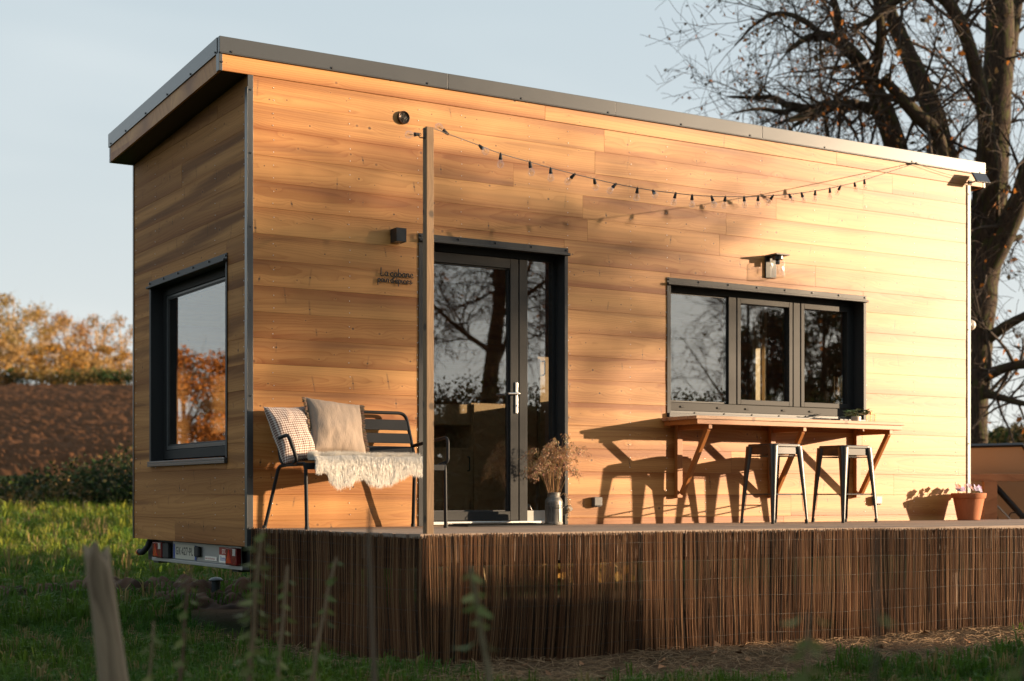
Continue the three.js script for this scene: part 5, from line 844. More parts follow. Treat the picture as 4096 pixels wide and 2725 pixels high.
limbTree('bare_tree', 'tall mossy bare tree with thick upright stems behind the house end', [[[-0.07,-0.81,0,0.258],[-0.07,0.5,0,0.224],[-0.05,1.54,0,0.215],[-0.01,2.57,0,0.232],[0.08,3.81,0,0.284],[0.17,4.98,0.1,0.267],[0.22,6.36,0.2,0.241],[0.29,7.39,0.2,0.224],[0.28,8.77,0.1,0.189],[0.17,10.5,0,0.12],[0.07,11.67,0,0.052]],[[0.14,4.5,0,0.2],[0.41,5.67,-0.5,0.17],[0.62,6.71,-0.8,0.15],[0.86,7.74,-1,0.12],[1.17,9.32,-1.2,0.07]],[[0.08,3.67,0,0.2],[0.48,4.84,0.6,0.16],[0.69,5.81,0.9,0.14],[0.93,6.84,1.1,0.11],[1.24,8.43,1.4,0.06]],[[0.08,3.81,0,0.24],[-0.12,4.78,-0.5,0.22],[-0.31,5.81,-0.8,0.2],[-0.43,6.57,-1,0.18],[-0.68,7.26,-1.1,0.155],[-0.95,7.95,-1.2,0.13],[-1.27,8.84,-1.3,0.08],[-1.52,9.67,-1.3,0.04]],[[0.15,4.64,0.2,0.15],[-0.03,5.43,0.7,0.13],[-0.22,6.15,1,0.115],[-0.41,6.84,1.1,0.105],[-0.65,7.39,1.2,0.1],[-0.91,7.74,1.2,0.095],[-1.3,7.81,1.2,0.08],[-1.65,7.66,1.1,0.065],[-1.96,7.43,1,0.05],[-2.21,7.33,1,0.035]],[[-0.01,2.57,0,0.102],[0.28,2.85,0.5,0.078],[0.55,3.02,0.9,0.06],[0.96,3.26,1.3,0.036]],[[-0.04,2.02,0,0.104],[0.24,2.19,0.4,0.08],[0.52,2.24,0.7,0.068],[1.03,2.09,1,0.04]],[[-0.03,1.88,0,0.1],[0.21,1.78,0.3,0.06],[0.48,1.67,0.5,0.05],[0.9,1.57,0.8,0.03]],[[0.03,3.26,0,0.2],[-0.17,3.88,-0.3,0.15],[-0.24,4.22,-0.6,0.1],[-0.41,4.64,-1,0.06]],[[0.08,3.81,0,0.112],[0.34,4.22,-0.4,0.091],[0.62,4.36,-0.7,0.07],[1.03,4.5,-1,0.042]]], [14.988, 0, -6.912], -YAW, 71, { ...big, shoots: 0.75, leaf: 0.04, thin: 0.004, wander: 0.22 });
limbTree('arching_tree', 'spreading tree with arching boughs and rust leaves above the roof edge', [[[-0.86,-0.81,0,0.26],[-0.91,1.88,0,0.24],[-1.0,3.95,0,0.22],[-1.14,5.12,0,0.2],[-1.3,5.77,0,0.18],[-1.48,6.31,0,0.165],[-1.68,6.77,0,0.14],[-1.9,7.08,0.1,0.12],[-2.21,7.34,0.2,0.1],[-2.52,7.43,0.3,0.075],[-2.83,7.33,0.4,0.05],[-3.1,7.12,0.5,0.03]],[[-1.48,6.28,0,0.1],[-1.79,6.48,-0.3,0.09],[-2.14,6.55,-0.5,0.085],[-2.48,6.51,-0.6,0.075],[-2.79,6.55,-0.7,0.06],[-3.1,6.74,-0.8,0.05],[-3.38,6.77,-0.9,0.035],[-3.79,6.81,-1,0.02]],[[-1.86,6.51,-0.3,0.08],[-2.21,6.4,0.1,0.065],[-2.48,6.24,0.3,0.06],[-2.76,6.12,0.5,0.05],[-3.1,6.02,0.6,0.03]],[[-1.68,6.77,0,0.09],[-1.65,7.19,0.4,0.075],[-1.69,7.6,0.6,0.065],[-1.79,7.95,0.7,0.055],[-1.83,8.5,0.8,0.045],[-2.0,9.32,0.9,0.02]],[[-1.0,3.95,0,0.16],[-0.76,5.19,0.5,0.14],[-0.83,5.81,0.6,0.12],[-1.14,6.08,0.7,0.11],[-1.45,6.36,0.8,0.09],[-1.72,6.6,0.9,0.06]],[[-2.21,7.34,0.2,0.07],[-2.31,7.74,0.4,0.06],[-2.45,8.15,0.5,0.05],[-2.55,8.77,0.6,0.035],[-2.76,9.46,0.6,0.015]],[[-2.48,6.51,-0.6,0.05],[-2.62,6.36,-0.7,0.04],[-2.76,6.28,-0.8,0.03]],[[-2.79,6.55,-0.7,0.05],[-3.0,6.43,-0.5,0.045],[-3.38,6.46,-0.4,0.03],[-3.86,6.36,-0.3,0.012]],[[-2.52,7.43,0.3,0.05],[-2.83,7.67,0.3,0.045],[-3.17,7.81,0.2,0.035],[-3.51,7.67,0.2,0.025],[-3.86,7.33,0.1,0.012]],[[-1.14,5.12,0,0.12],[-1.52,5.6,-0.6,0.1],[-2.0,5.95,-1,0.08],[-2.41,6.08,-1.3,0.06],[-2.89,5.88,-1.5,0.03]],[[-1.83,8.5,0.8,0.04],[-2.21,8.63,0.7,0.03],[-2.69,8.5,0.6,0.02],[-3.1,8.08,0.6,0.01]]], [14.988, 0, -6.912], -YAW, 72, { ...big, shoots: 0.72, leaf: 0.10, leafSize: 0.07, len: 1.0, split: 0.14, wander: 0.2, lift: -0.03, thin: 0.0035 });
// generic leafless tree that stands out in the garden
function bareTree(label, x, z, H, r0, lean, seed, o, grp) {
  const r = rng(seed), y0 = groundY(x, z) - 0.1, limbs = [], tr = []; for (let k = 0; k <= 6; k++) { const f = k / 6; tr.push([lean[0] * f * H + 0.12 * N3(k * 0.8, seed), f * H, lean[1] * f * H + 0.12 * N3(k * 0.8, seed + 5), r0 * (1 - 0.82 * f) + (k ? 0 : r0 * 0.25)]); } limbs.push(tr);
  for (let k = 0; k < o.boughs; k++) { const f = o.from + (0.95 - o.from) * (k + r()) / o.boughs, a = k * 2.4 + r(), i = Math.min(5, Math.floor(f * 6)), u = f * 6 - i, b = [0, 1, 2, 3].map((q) => lerp(tr[i][q], tr[i + 1][q], u)), L = H * o.spread * (1.15 - f) * (0.7 + 0.6 * r()), l = [b.slice(0, 3).concat(b[3] * (o.boughR ?? 0.7))]; let el = 0.55 + 0.5 * r(), p = [...b]; for (let s = 1; s <= 4; s++) { el += (r() - 0.5) * 0.35; p = [p[0] + Math.cos(a + (r() - 0.5) * 0.5) * Math.cos(el) * L / 4, p[1] + Math.sin(el) * L / 4, p[2] + Math.sin(a + (r() - 0.5) * 0.5) * Math.cos(el) * L / 4]; l.push([...p, b[3] * (o.boughR ?? 0.7) * (1 - s / 4.3)]); } limbs.push(l); }
  const t = limbTree('garden_tree', label, limbs, [x, y0, z], 0, seed, o); t.userData.group = grp ?? 'leafless trees across the garden'; return t;
}
const twiggy = { boughs: 9, from: 0.3, spread: 0.5, shoots: 1.2, len: 1.1, depth: 2, wander: 0.28, lift: 0.02, split: 0.3, thin: 0.005, leaf: 0.02, leafSize: 0.09, leafColor: autumn };
bareTree('leafless leaning tree mirrored in the middle of the door glass', 12.4, 18, 11, 0.24, [0.10, 0.0], 301, { ...twiggy, boughs: 12, boughR: 0.38, shoots: 1.7, lift: -0.06 });
bareTree('leafless tree mirrored at the hinge side of the door', 9.6, 19, 9, 0.13, [-0.03, 0.0], 302, { ...twiggy, shoots: 0.8 });
bareTree('leafless tree mirrored in the large kitchen pane', 21.6, 20, 7, 0.11, [0.02, 0.02], 303, { ...twiggy, boughs: 6, shoots: 0.45 });
[[22.5, 12.6, 6.2], [23.8, 13.1, 6.5], [25.0, 12.7, 6.3]].forEach(([x, z, H], k) => bareTree(['slender young tree nearest the hedge across the garden', 'slender young tree between two others across the garden', 'slender young tree farthest from the hedge'][k], x, z, H, 0.035, [0.02 * (k - 1), 0], 330 + k, { ...twiggy, from: 0.8, boughs: 6, spread: 0.6, shoots: 0.55, depth: 1, len: 0.9, leaf: 0.2, leafSize: 0.08 }, 'slender young trees across the garden'));
// leafy masses
function foliage(B, c, rad, n, size, colr, r, flat = 1) {
  for (let k = 0; k < n; k++) { const d = randDir(r), q = Math.pow(r(), 0.45) * (0.82 + 0.42 * N3(d.x * 2.2 + c.x, d.y * 2.2 + c.y, d.z * 2.2 + c.z)), p = V(c.x + d.x * rad.x * q, c.y + d.y * rad.y * q, c.z + d.z * rad.z * q), f = randDir(r), s = size * (0.6 + 0.8 * r()); B.leaf(p, f.clone().multiplyScalar(s), randDir(r).cross(f).normalize().multiplyScalar(s * 0.34 * flat), colr(r, d), 0.18); }
}
function leafyTree(name, label, cat, x, z, H, W, seed, col, o = {}, grp) {
  const y0 = groundY(x, z), t = thing(name, label, cat, [x, y0, z], 0, grp), r = rng(seed), T = new MB(), B = new MB(true), n = o.clumps ?? 12, bot = o.bot ?? 0.25;
  const hub = []; for (let k = 0; k < n; k++) { const f = bot + (0.92 - bot) * (k + 0.5) / n, a = k * 2.4, w = W * 0.5 * Math.sin(Math.PI * clamp((f - bot * 0.6) / (1.08 - bot * 0.6), 0.05, 0.95)) * (0.55 + 0.5 * r()); hub.push(V(Math.cos(a) * w, f * H, Math.sin(a) * w)); }
  T.limb([V(0, -0.1, 0), V(0.03 * H * (r() - 0.5), H * 0.4, 0), V(0.06 * H * (r() - 0.5), H * 0.88, 0)], [H * 0.022, H * 0.016, H * 0.004], 7);
  for (const h of hub) { T.limb([V(0, h.y * 0.55, 0), V(h.x * 0.5, h.y * 0.85, h.z * 0.5), h], [H * 0.008, H * 0.005, H * 0.0015], 5); for (let q = 0; q < 5; q++) { const e = h.clone().addScaledVector(randDir(r), W * 0.22); T.limb([h, e], [H * 0.002, H * 0.0008], 3); } foliage(B, h, V(W * 0.22, H * 0.11, W * 0.22), Math.floor((o.leaves ?? 2200) / n), o.size ?? 0.2, col, r); }
  part(t, 'trunk', T.geo(), o.bark ?? barkMat); part(t, 'crown', B.geo(), leafMatA, 'stuff'); return t;
}
const pick = (list) => (r) => { const c = list[Math.floor(r() * list.length)], v = 0.75 + 0.5 * r(); return c.map((x) => x * v); };
const olive = pick([[0.29, 0.19, 0.05], [0.22, 0.17, 0.05], [0.36, 0.20, 0.045], [0.31, 0.21, 0.08]]), gold = pick([[0.42, 0.20, 0.03], [0.46, 0.24, 0.035], [0.27, 0.16, 0.05], [0.19, 0.13, 0.05]]), rust = pick([[0.36, 0.15, 0.045], [0.31, 0.18, 0.07], [0.26, 0.15, 0.07]]), pine = pick([[0.018, 0.032, 0.014], [0.03, 0.045, 0.018], [0.025, 0.03, 0.012]]), green = pick([[0.05, 0.085, 0.022], [0.07, 0.10, 0.028], [0.035, 0.06, 0.018]]), straw = pick([[0.40, 0.26, 0.10], [0.34, 0.21, 0.08], [0.42, 0.24, 0.07]]);
const tanBark = mat(0.34, 0.24, 0.13, 0.9);
{ // trees along the top of the field
  const list = [['tall olive tree, highest in the far treeline', -0.330, 119, 8.0, 6.0, olive], ['olive tree at the frame edge of the far treeline', -0.352, 114, 7.0, 5.6, olive], ['straw-coloured bush below the tall olive tree', -0.335, 113.5, 4.0, 4.4, straw], ['pale straw tree next to the tall olive tree', -0.311, 123, 7.0, 5.4, straw], ['rust-tipped tree in the middle of the far treeline', -0.294, 127, 7.0, 5.2, rust], ['golden bush low in the far treeline', -0.300, 117, 3.8, 4.4, gold], ['thin dark-stemmed tree with gold leaves in the far treeline', -0.274, 131, 7.4, 3.8, gold], ['rounded golden tree close to the house corner in the far treeline', -0.258, 136, 8.0, 4.2, gold], ['orange bush close to the house corner in the far treeline', -0.265, 127, 4.2, 4.2, gold], ['second orange bush, lower, in the far treeline', -0.281, 121, 3.2, 4, straw], ['first tree of the far treeline outside the picture', -0.40, 108, 7.5, 6, olive]];
  list.forEach(([lb, a, F, H, W, c], k) => { const [x, z] = XZ(a * F, F); leafyTree('autumn_tree', lb, 'tree', x, z, H, W, 500 + k, c, { leaves: /thin|rounded/.test(lb) ? 1100 : 2400, size: 0.22, clumps: 16, bark: tanBark, bot: /bush/.test(lb) ? 0.1 : 0.22 }, 'trees along the top of the ploughed field'); });
  const B = new MB(true), r = rng(77); for (let k = 0; k < 70; k++) { const a = -0.46 + 0.28 * k / 70, F = 112.5 + r() * 2, [x, z] = XZ(a * F, F), y = groundY(x, z); foliage(B, V(x, y + 0.75 + 0.4 * r(), z), V(1.1, 0.9, 0.8), 150, 0.2, r() < 0.6 ? green : olive, r); }
  const o = new THREE.Mesh(B.geo(), leafMatA); o.name = 'undergrowth'; o.userData = { label: 'dark undergrowth along the foot of the far treeline', category: 'undergrowth', kind: 'stuff' }; o.castShadow = o.receiveShadow = true; scene.add(o);
}
{ // bramble bank between the grass and the field
  const t = thing('bramble_hedge', 'low dark bramble hedge between the grass and the ploughed field', 'hedge'), B = new MB(true), r = rng(78), S = new MB();
  for (let k = 0; k < 60; k++) { const a = -0.47 + 0.29 * k / 60, F = 26.8 + r() * 3.2, [x, z] = XZ(a * F, F), y = groundY(x, z), h = (0.24 + 0.34 * sstep(a, -0.33, -0.25)) * (0.55 + 0.75 * r()) + 0.06; foliage(B, V(x, y + h * 0.8, z), V(0.75, h, 0.75), 330, 0.085, r() < 0.8 ? pick([[0.022, 0.042, 0.014], [0.03, 0.055, 0.018], [0.05, 0.05, 0.02]]) : pick([[0.18, 0.11, 0.04], [0.06, 0.07, 0.02]]), r); S.limb([V(x, y, z), V(x + (r() - 0.5) * 0.8, y + h * 1.5, z + (r() - 0.5) * 0.8)], [0.012, 0.004], 4); }
  part(t, 'leaves', B.geo(), leafMatA, 'stuff'); part(t, 'canes', S.geo(), twigMat, 'stuff');
}
// trees hidden behind the house whose long shadows cross the field and the grass
[['bush behind the house that shades the lower field', -0.17, 44, 2.4, 2.0], ['bush behind the house that shades the mid field', -0.15, 57, 3.2, 2.4], ['tree behind the house that shades the upper field', -0.14, 78, 5, 4.5], ['tree behind the house that shades the field top', -0.13, 101, 6, 5], ['tree behind the house that shades the near grass', 0.02, 17.5, 4.2, 4.5]].forEach(([lb, a, F, H, W], k) => { const [x, z] = XZ(a * F, F); leafyTree('field_tree', lb, 'tree', x, z, H, W, 560 + k, olive, { leaves: 3200, size: 0.22, clumps: 12, bot: 0.03 }, 'trees hidden behind the house'); });
// green shrubs beyond the solar rack
[['green shrub directly above the solar rack', 0.312, 30, 2.3, 3.0, green], ['yellowish green shrub above the solar rack at the frame edge', 0.338, 31, 2.5, 3.0, olive], ['green shrub above the solar rack outside the frame', 0.37, 30, 2.6, 3.2, green]].forEach(([lb, a, F, H, W, c], k) => { const [x, z] = XZ(a * F, F); leafyTree('green_shrub', lb, 'shrub', x, z, H, W, 540 + k, (r) => { const q = r() < 0.5 ? green(r) : olive(r); return q; }, { leaves: 3000, size: 0.15, clumps: 12, bot: 0.12 }, 'shrubs beyond the solar rack'); });
// orange and dark shrubs mirrored in the end window
[['rust orange tree mirrored in the end window', -9.8, -30, 4.3, 3.6, pick([[0.36, 0.12, 0.02], [0.42, 0.16, 0.03], [0.26, 0.09, 0.02]])], ['dark olive tree mirrored in the end window', -14.6, -36, 5.0, 6.0, pick([[0.07, 0.06, 0.025], [0.12, 0.07, 0.03], [0.05, 0.045, 0.02]])], ['brown tree mirrored low in the end window', -6.8, -29, 3.4, 4.0, rust]].forEach(([lb, x, z, H, W, c], k) => leafyTree('mirrored_tree', lb, 'tree', x, z, H, W, 600 + k, c, { leaves: 9000, size: 0.11, clumps: 16, bot: 0.06 }, 'trees mirrored in the end window'));
// hedge and conifers across the garden, mirrored in the porch glass; the hedge keeps the sun off the reed screen
{
  const t = thing('garden_hedge', 'clipped dark hedge across the garden', 'hedge'), B = new MB(true), r = rng(81), S = new MB();
  for (let k = 0; k < 54; k++) { const x = 5.5 + k * 0.2, z = 10.2 + (r() - 0.5) * 0.5, y = groundY(x, z), h = 2.78 + 0.14 * N3(k * 0.35, 2, 2); for (let q = 0; q < 3; q++) foliage(B, V(x, y + h * (0.18 + 0.31 * q), z), V(0.42, h * 0.24, 0.5), 430, 0.06, pine, r), foliage(B, V(x, y + h * (0.14 + 0.28 * q), z), V(0.3, h * 0.2, 0.3), 70, 0.2, pine, r, 1.5); S.limb([V(x, y, z), V(x, y + h * 0.9, z)], [0.025, 0.006], 5); }
  part(t, 'leaves', B.geo(), leafMatA, 'stuff'); part(t, 'stems', S.geo(), twigMat, 'stuff');
}
[[25.4, 23.6, 6.6, 2.6, 'dark conifer mirrored in the middle kitchen sash'], [27.9, 24.0, 7.2, 2.8, 'dark conifer mirrored in the last kitchen sash'], [30.6, 24.6, 7.0, 3.2, 'dark conifer beside the mirrored pair']].forEach(([x, z, H, W, lb], k) => leafyTree('conifer', lb, 'tree', x, z, H, W, 620 + k, pine, { leaves: 12000, size: 0.12, clumps: 22, bot: 0.06 }, 'conifers across the garden'));
// tall trees added unseen behind the viewpoint to cut the sky light
[[-14, 15, 'added sky-blocking tree furthest left behind the viewpoint'], [-9.5, 17, 'added sky-blocking tree second from left behind the viewpoint'], [-5, 18.5, 'added sky-blocking tree straight behind the viewpoint'], [-0.5, 19.5, 'added sky-blocking tree behind the viewpoint towards the garden'], [4.2, 21, 'added sky-blocking tree behind the viewpoint nearest the garden hedge'], [-17, 10, 'added sky-blocking tree at the far left of the viewpoint']].forEach(([x, z, lb], k) => leafyTree('sky_blocking_tree', lb, 'tree', x, z, 11 + (k % 3), 6.2, 660 + k, pick([[0.06, 0.055, 0.02], [0.09, 0.06, 0.025], [0.05, 0.06, 0.02]]), { leaves: 3600, size: 0.34, clumps: 18, bot: 0.06 }, 'added sky-blocking trees behind the viewpoint'));
// ---------------------------------------------------------------- grass, litter, earth
const inDeck = (x, z) => (x > deckLeft(z) - 0.12 && z > -0.3 && z < 2.1) || (x > -0.05 && x < 7.1 && z > -2.6 && z <= 0.1);
function tuftGeo(seed, n, L) {
  const B = new MB(true), r = rng(seed);
  for (let k = 0; k < n; k++) { const a = r() * 6.283, q = Math.sqrt(r()) * 0.045, b = V(Math.cos(a) * q, 0, Math.sin(a) * q), l = L * (0.45 + 0.75 * r()), o = 0.25 + 0.55 * r(), dir = V(Math.cos(a + r()), 0, Math.sin(a + r())), w = V(-dir.z, 0, dir.x).multiplyScalar(0.0028 + 0.002 * r()), m = b.clone().add(V(dir.x * l * o * 0.3, l * 0.62, dir.z * l * o * 0.3)), e = b.clone().add(V(dir.x * l * o, l * (0.95 - o * 0.45), dir.z * l * o)), v = 0.75 + 0.5 * r(), dry = r() < 0.10, c = dry ? [1.9 * v, 1.25 * v, 1.3 * v] : [v, v, v]; B.tri(b.clone().sub(w), b.clone().add(w), m.clone().add(w), c); B.tri(b.clone().sub(w), m.clone().add(w), m.clone().sub(w), c); B.tri(m.clone().sub(w), m.clone().add(w), e, c); }
  return B.geo();
}
{
  const r = rng(90), gm = new THREE.MeshPhysicalMaterial({ vertexColors: true, roughness: 0.9, transmission: 0.45, thickness: 0, specularIntensity: 0.2 }), spots = [[], [], []];
  const put = (x, z, s) => { const b = bare(x, z); if (inDeck(x, z)) return; if (r() < b * 1.25) return; spots[Math.floor(r() * 3)].push([x, groundY(x, z) - 0.005, z, s * (0.6 + 0.9 * r() * r() + 0.25 * Math.max(0, N3(x * 0.6, z * 0.6, 17))), r() * 6.283, N3(x * 0.7, z * 0.7, 5), r()]); };
  for (let k = 0; k < 26000; k++) { const F = 3.2 + 11 * Math.pow(r(), 0.8), R = F * (-0.44 + 0.9 * r()), [x, z] = XZ(R, F); put(x, z, 0.62 + 0.3 * Math.max(0, N3(x * 0.9, z * 0.9, 31))); }
  for (let k = 0; k < 23000; k++) { const F = 11 + 21 * Math.pow(r(), 1.0), R = F * (-0.56 + 0.48 * r()), [x, z] = XZ(R, F); put(x, z, 1.25 + 0.5 * sstep(F, 19, 24)); }
  for (let k = 0; k < 1500; k++) { const x = 1.5 + 6 * r(), z = 3.3 + 2.2 * r(); if (N3(x * 0.8, z * 0.9, 12) > 0.02) spots[k % 3].push([x, groundY(x, z), z, 0.75 + 0.4 * r(), r() * 6.28, 0, r()]); }
  spots.forEach((l, i) => { const m = new THREE.InstancedMesh(tuftGeo(200 + i, 11, 0.15), gm, l.length), q = new THREE.Matrix4(), c = new THREE.Color(); l.forEach(([x, y, z, s, a, n, w], k) => { q.makeRotationY(a).setPosition(x, y, z); q.multiply(new THREE.Matrix4().makeScale(s, s * (0.8 + 0.5 * w), s)); m.setMatrixAt(k, q); { if (w > 0.93) { c.setRGB(0.26, 0.20, 0.08); m.setColorAt(k, c); return; } const far = sstep(RF(x, z)[1], 17, 21); c.setRGB(0.050 + 0.045 * w + 0.05 * n + far * 1.4 * (0.03 + 0.09 * w * w), 0.122 + 0.05 * w + 0.04 * n + far * 0.07, 0.012 + 0.008 * w + far * 0.01); }; m.setColorAt(k, c); }); m.name = numbered('grass'); m.userData = { label: ['short green grass growing over the meadow', 'ragged green grass tufts over the meadow', 'mixed green grass tussocks over the meadow'][i], category: 'grass', kind: 'stuff' }; m.castShadow = m.receiveShadow = true; scene.add(m); });
  // dry straw and fallen leaves on the worn strip
  const sb = new MB(); sb.limb([V(-0.05, 0, 0), V(0, 0.006, 0.004), V(0.05, 0, -0.002)], [0.0011, 0.0013, 0.0008], 3); const S = new THREE.InstancedMesh(sb.geo(), mat(1, 1, 1, 0.9), 9000), q = new THREE.Matrix4(), e = new THREE.Euler(), c = new THREE.Color();
  for (let k = 0; k < 9000; k++) { let x, z; do { const F = 4 + 7 * r(), R = F * (-0.36 + 0.8 * r()); [x, z] = XZ(R, F); } while (inDeck(x, z) || r() > 0.25 + bare(x, z)); const s = 0.5 + r(); q.makeRotationFromEuler(e.set((r() - 0.5) * 0.5, r() * 6.28, (r() - 0.5) * 0.6)); q.multiply(new THREE.Matrix4().makeScale(s, s, s)); q.setPosition(x, groundY(x, z) + 0.008 + 0.02 * r(), z); S.setMatrixAt(k, q); const v = 0.5 + 0.8 * r(); c.setRGB(0.40 * v, 0.26 * v, 0.14 * v); S.setColorAt(k, c); }
  S.name = 'straw'; S.userData = { label: 'dry straw bits scattered over the worn earth', category: 'straw', kind: 'stuff' }; scene.add(S);
  const lb = new MB(); lb.leaf(V(0, 0.004, 0), V(0.06, 0.008, 0), V(0, 0.004, 0.02), null, 0.25); const D = new THREE.InstancedMesh(lb.geo(), new THREE.MeshStandardMaterial({ roughness: 0.9 }), 420);
  for (let k = 0; k < 420; k++) { let x, z; do { const F = 4 + 9 * r(), R = F * (-0.36 + 0.8 * r()); [x, z] = XZ(R, F); } while (inDeck(x, z)); q.makeRotationFromEuler(e.set((r() - 0.5) * 0.7, r() * 6.28, (r() - 0.5) * 0.7)); const s = 0.6 + 0.8 * r(); q.multiply(new THREE.Matrix4().makeScale(s, s, s)); q.setPosition(x, groundY(x, z) + 0.012 + 0.012 * r(), z); D.setMatrixAt(k, q); const v = 0.6 + 0.6 * r(); c.setRGB(0.30 * v, 0.14 * v, 0.06 * v); D.setColorAt(k, c); }
  D.name = 'fallen_leaves'; D.userData = { label: 'brown fallen leaves scattered on the ground', category: 'leaves', kind: 'stuff' }; scene.add(D);
}
{ // heap of dug earth by the trailer
  const t = thing('earth_mound', 'heap of dug brown earth in the grass behind the trailer end', 'mound'), n = 110, g = new THREE.PlaneGeometry(3.6, 2.0, n, 60); g.rotateX(-Math.PI / 2); g.rotateY(YAW * -1); g.translate(0.75, 0, -3.9); const p = g.attributes.position, c = [];
  const pl = new THREE.PlaneGeometry(2, 2, n, 60).attributes.position; for (let i = 0; i < p.count; i++) { const x = p.getX(i), z = p.getZ(i), u = pl.getX(i), v = pl.getY(i), e = Math.max(0, 1 - u * u) * Math.max(0, 1 - v * v); p.setY(i, groundY(x, z) - 0.05 + 0.30 * Math.sqrt(e) * (0.6 + 0.8 * N3(x * 2.1, z * 2.1, 3)) + Math.sqrt(e) * (0.15 * N3(x * 5, z * 5, 1) + 0.10 * N3(x * 9, z * 9, 2))); const w = 0.8 + 0.9 * N3(x * 7, z * 7, 8); c.push(0.085 * w, 0.045 * w, 0.026 * w); } g.setAttribute('color', new THREE.Float32BufferAttribute(c, 3)); g.computeVertexNormals(); part(t, 'soil', g, new THREE.MeshStandardMaterial({ vertexColors: true, roughness: 1 }));
  const pc = thing('pipe_cap', 'small dark drain pipe with domed cap behind the trailer', 'pipe', [1.02, groundY(1.02, -3.3) - 0.02, -3.35]); const d = new THREE.LatheGeometry([[0.0005, 0.28], [0.04, 0.275], [0.062, 0.258], [0.066, 0.245], [0.04, 0.25], [0.04, 0.0]].map((v) => new THREE.Vector2(...v)), 20); part(pc, 'cap', d, mat(0.03, 0.04, 0.05, 0.35)); part(pc, 'pipe', rod([0, 0, 0], [0, 0.25, 0], 0.036, 16), rubberMat);
}
// ---------------------------------------------------------------- fence post and weeds close to the camera
{
  const t = thing('fence_stake', 'split weathered grey fence stake standing in the grass close by', 'fence stake'), [x, z] = XZ(-1.236, 4.5), y0 = groundY(x, z) - 0.05, r = rng(2);
  const n = 22, m = 30, P = [], U = [], idx = []; for (let j = 0; j <= m; j++) for (let i = 0; i <= n; i++) { const f = j / m, a = i / n * 6.283, y = lerp(y0, 0.06, f), R0 = 0.042 * (1 - 0.12 * f) * (1 + 0.22 * N3(Math.cos(a) * 1.3, Math.sin(a) * 1.3, f * 2.2) + 0.2 * N3(Math.cos(a) * 4, Math.sin(a) * 4, f * 0.7)), top = f > 0.93 ? (f - 0.93) / 0.07 * 0.06 * N3(Math.cos(a) * 1.6, Math.sin(a) * 1.6, 3) : 0; P.push(x + cs * 0.12 * (1 - f) + Math.cos(a) * R0, y + top, z + sn * 0.12 * (1 - f) + Math.sin(a) * R0); U.push(f * 0.8, i / n); }
  for (let j = 0; j < m; j++) for (let i = 0; i < n; i++) { const A = j * (n + 1) + i; idx.push(A, A + n + 1, A + 1, A + 1, A + n + 1, A + n + 2); } const cap = P.length / 3; P.push(x, 0.035, z); U.push(0.8, 0.5); for (let i = 0; i < n; i++) idx.push(m * (n + 1) + i, cap, m * (n + 1) + i + 1);
  const g = new THREE.BufferGeometry(); g.setAttribute('position', new THREE.Float32BufferAttribute(P, 3)); g.setAttribute('uv', new THREE.Float32BufferAttribute(U, 2)); g.setIndex(idx); g.computeVertexNormals(); const tx = timberTex(61, [0.40, 0.30, 0.20], [0.10, 0.07, 0.045], [0.05, 0.04, 0.03], 1); part(t, 'shaft', g, new THREE.MeshStandardMaterial({ map: tx, bumpMap: tx, bumpScale: 0.006, roughness: 1 }));
  const s = new MB(); s.limb([V(x + 0.005, -0.02, z), V(x - 0.004, 0.05, z), V(x - 0.003, 0.085, z)], [0.02, 0.016, 0.006], 8, null, true); part(t, 'splinter', s.geo(), new THREE.MeshStandardMaterial({ map: tx, roughness: 1 }));
}
function weed(name, label, R, F, top, lean, seed, o) {
  const [x, z] = XZ(R, F), y0 = groundY(x, z) - 0.02, t = thing(name, label, 'weed', [x, y0, z], -YAW), r = rng(seed), S = new MB(), L = new MB(true), H = top - y0, pts = [], n = 9;
  for (let k = 0; k <= n; k++) { const f = k / n; pts.push(V(lean * f * f + 0.012 * N3(k * 0.6, seed), H * f, 0.02 * N3(k * 0.5, seed + 4))); } S.limb(pts, pts.map((_, k) => o.r * 1.9 * (1 - 0.6 * k / n)), 6);
  const c = new THREE.CatmullRomCurve3(pts); for (let k = 0; k < o.n * 1.5; k++) { const f = o.from + (1 - o.from) * (k + 0.5 * r()) / (o.n * 1.5), p = c.getPoint(Math.min(1, f)), a0 = k * 1.57 + r(); for (let w = 0; w < 2; w++) { const a = a0 + w * Math.PI, d = V(Math.cos(a), -0.25 - 0.5 * r(), Math.sin(a)).normalize(), s = o.leaf * 1.7 * (0.6 + 0.7 * r()) * (1.1 - 0.5 * f), b = p.clone().addScaledVector(d, 0.012); S.limb([p, b], [0.0012, 0.001], 3); L.leaf(b, d.clone().multiplyScalar(s), V(-d.z, 0.1, d.x).multiplyScalar(s * 0.4), o.col(r), 0.25); } }
  part(t, 'stem', S.geo(), mat(...o.stem, 0.8)); if (L.p.length) part(t, 'leaves', L.geo(), leafMatA, 'stuff');
}
const nettleC = pick([[0.20, 0.22, 0.07], [0.26, 0.27, 0.10], [0.14, 0.17, 0.05]]), st1 = [0.30, 0.21, 0.13], P2R = (px, F) => (px - 1178.5) / 3484.6 * F;
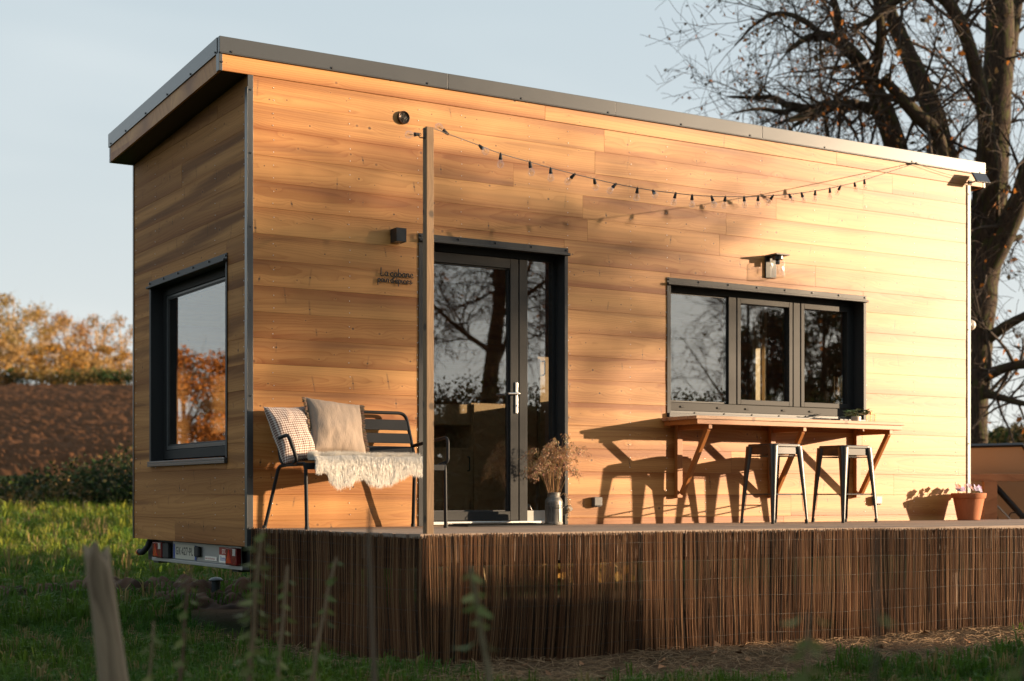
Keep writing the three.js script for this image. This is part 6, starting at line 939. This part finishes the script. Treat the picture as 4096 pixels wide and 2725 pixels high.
weed('nettle', 'leafiest nettle, tallest beside the reed screen edge', P2R(565, 4.6), 4.6, 0.12, 0.05, 1, { r: 0.006, n: 17, from: 0.3, leaf: 0.045, col: nettleC, stem: st1 });
weed('nettle', 'thin nettle in front of the trailer plate', P2R(405, 4.9), 4.9, -0.005, 0.05, 2, { r: 0.005, n: 6, from: 0.55, leaf: 0.036, col: nettleC, stem: [0.16, 0.09, 0.06] });
weed('nettle', 'nettle with few leaves before the shaded reed screen', P2R(630, 4.8), 4.8, 0.0, 0.045, 3, { r: 0.005, n: 6, from: 0.5, leaf: 0.034, col: nettleC, stem: st1 });
weed('nettle', 'leaning nettle before the shaded reed screen', P2R(700, 4.7), 4.7, 0.03, 0.10, 4, { r: 0.005, n: 7, from: 0.4, leaf: 0.034, col: nettleC, stem: st1 });
weed('dry_stalk', 'straight leafless stalk before the shaded reed screen', P2R(868, 4.0), 4.0, 0.19, -0.025, 5, { r: 0.006, n: 0, from: 1, leaf: 0, col: nettleC, stem: [0.15, 0.105, 0.07] });
weed('dry_stalk', 'pale leaning stalk before the corner of the reed screen', P2R(1150, 3.9), 3.9, 0.04, -0.075, 6, { r: 0.007, n: 3, from: 0.75, leaf: 0.05, col: nettleC, stem: [0.20, 0.16, 0.09] });
weed('dry_stalk', 'dark blurred stalk rising over the deck under the counter', P2R(2003, 2.6), 2.6, 0.16, 0.01, 7, { r: 0.0045, n: 2, from: 0.5, leaf: 0.03, col: nettleC, stem: [0.08, 0.06, 0.04] });
weed('nettle', 'short green weed before the sunlit reed screen', P2R(1840, 3.2), 3.2, -0.03, 0.02, 8, { r: 0.004, n: 7, from: 0.55, leaf: 0.05, col: nettleC, stem: st1 });
weed('dry_stalk', 'dark stalk at the frame edge before the reed screen', P2R(2352, 2.6), 2.6, -0.04, 0.01, 9, { r: 0.007, n: 3, from: 0.4, leaf: 0.05, col: nettleC, stem: [0.06, 0.05, 0.035] });
weed('nettle', 'small nettle beside the fence stake', P2R(330, 4.6), 4.6, -0.16, 0.03, 10, { r: 0.004, n: 6, from: 0.4, leaf: 0.04, col: nettleC, stem: st1 });
renderer.render(scene, camera);
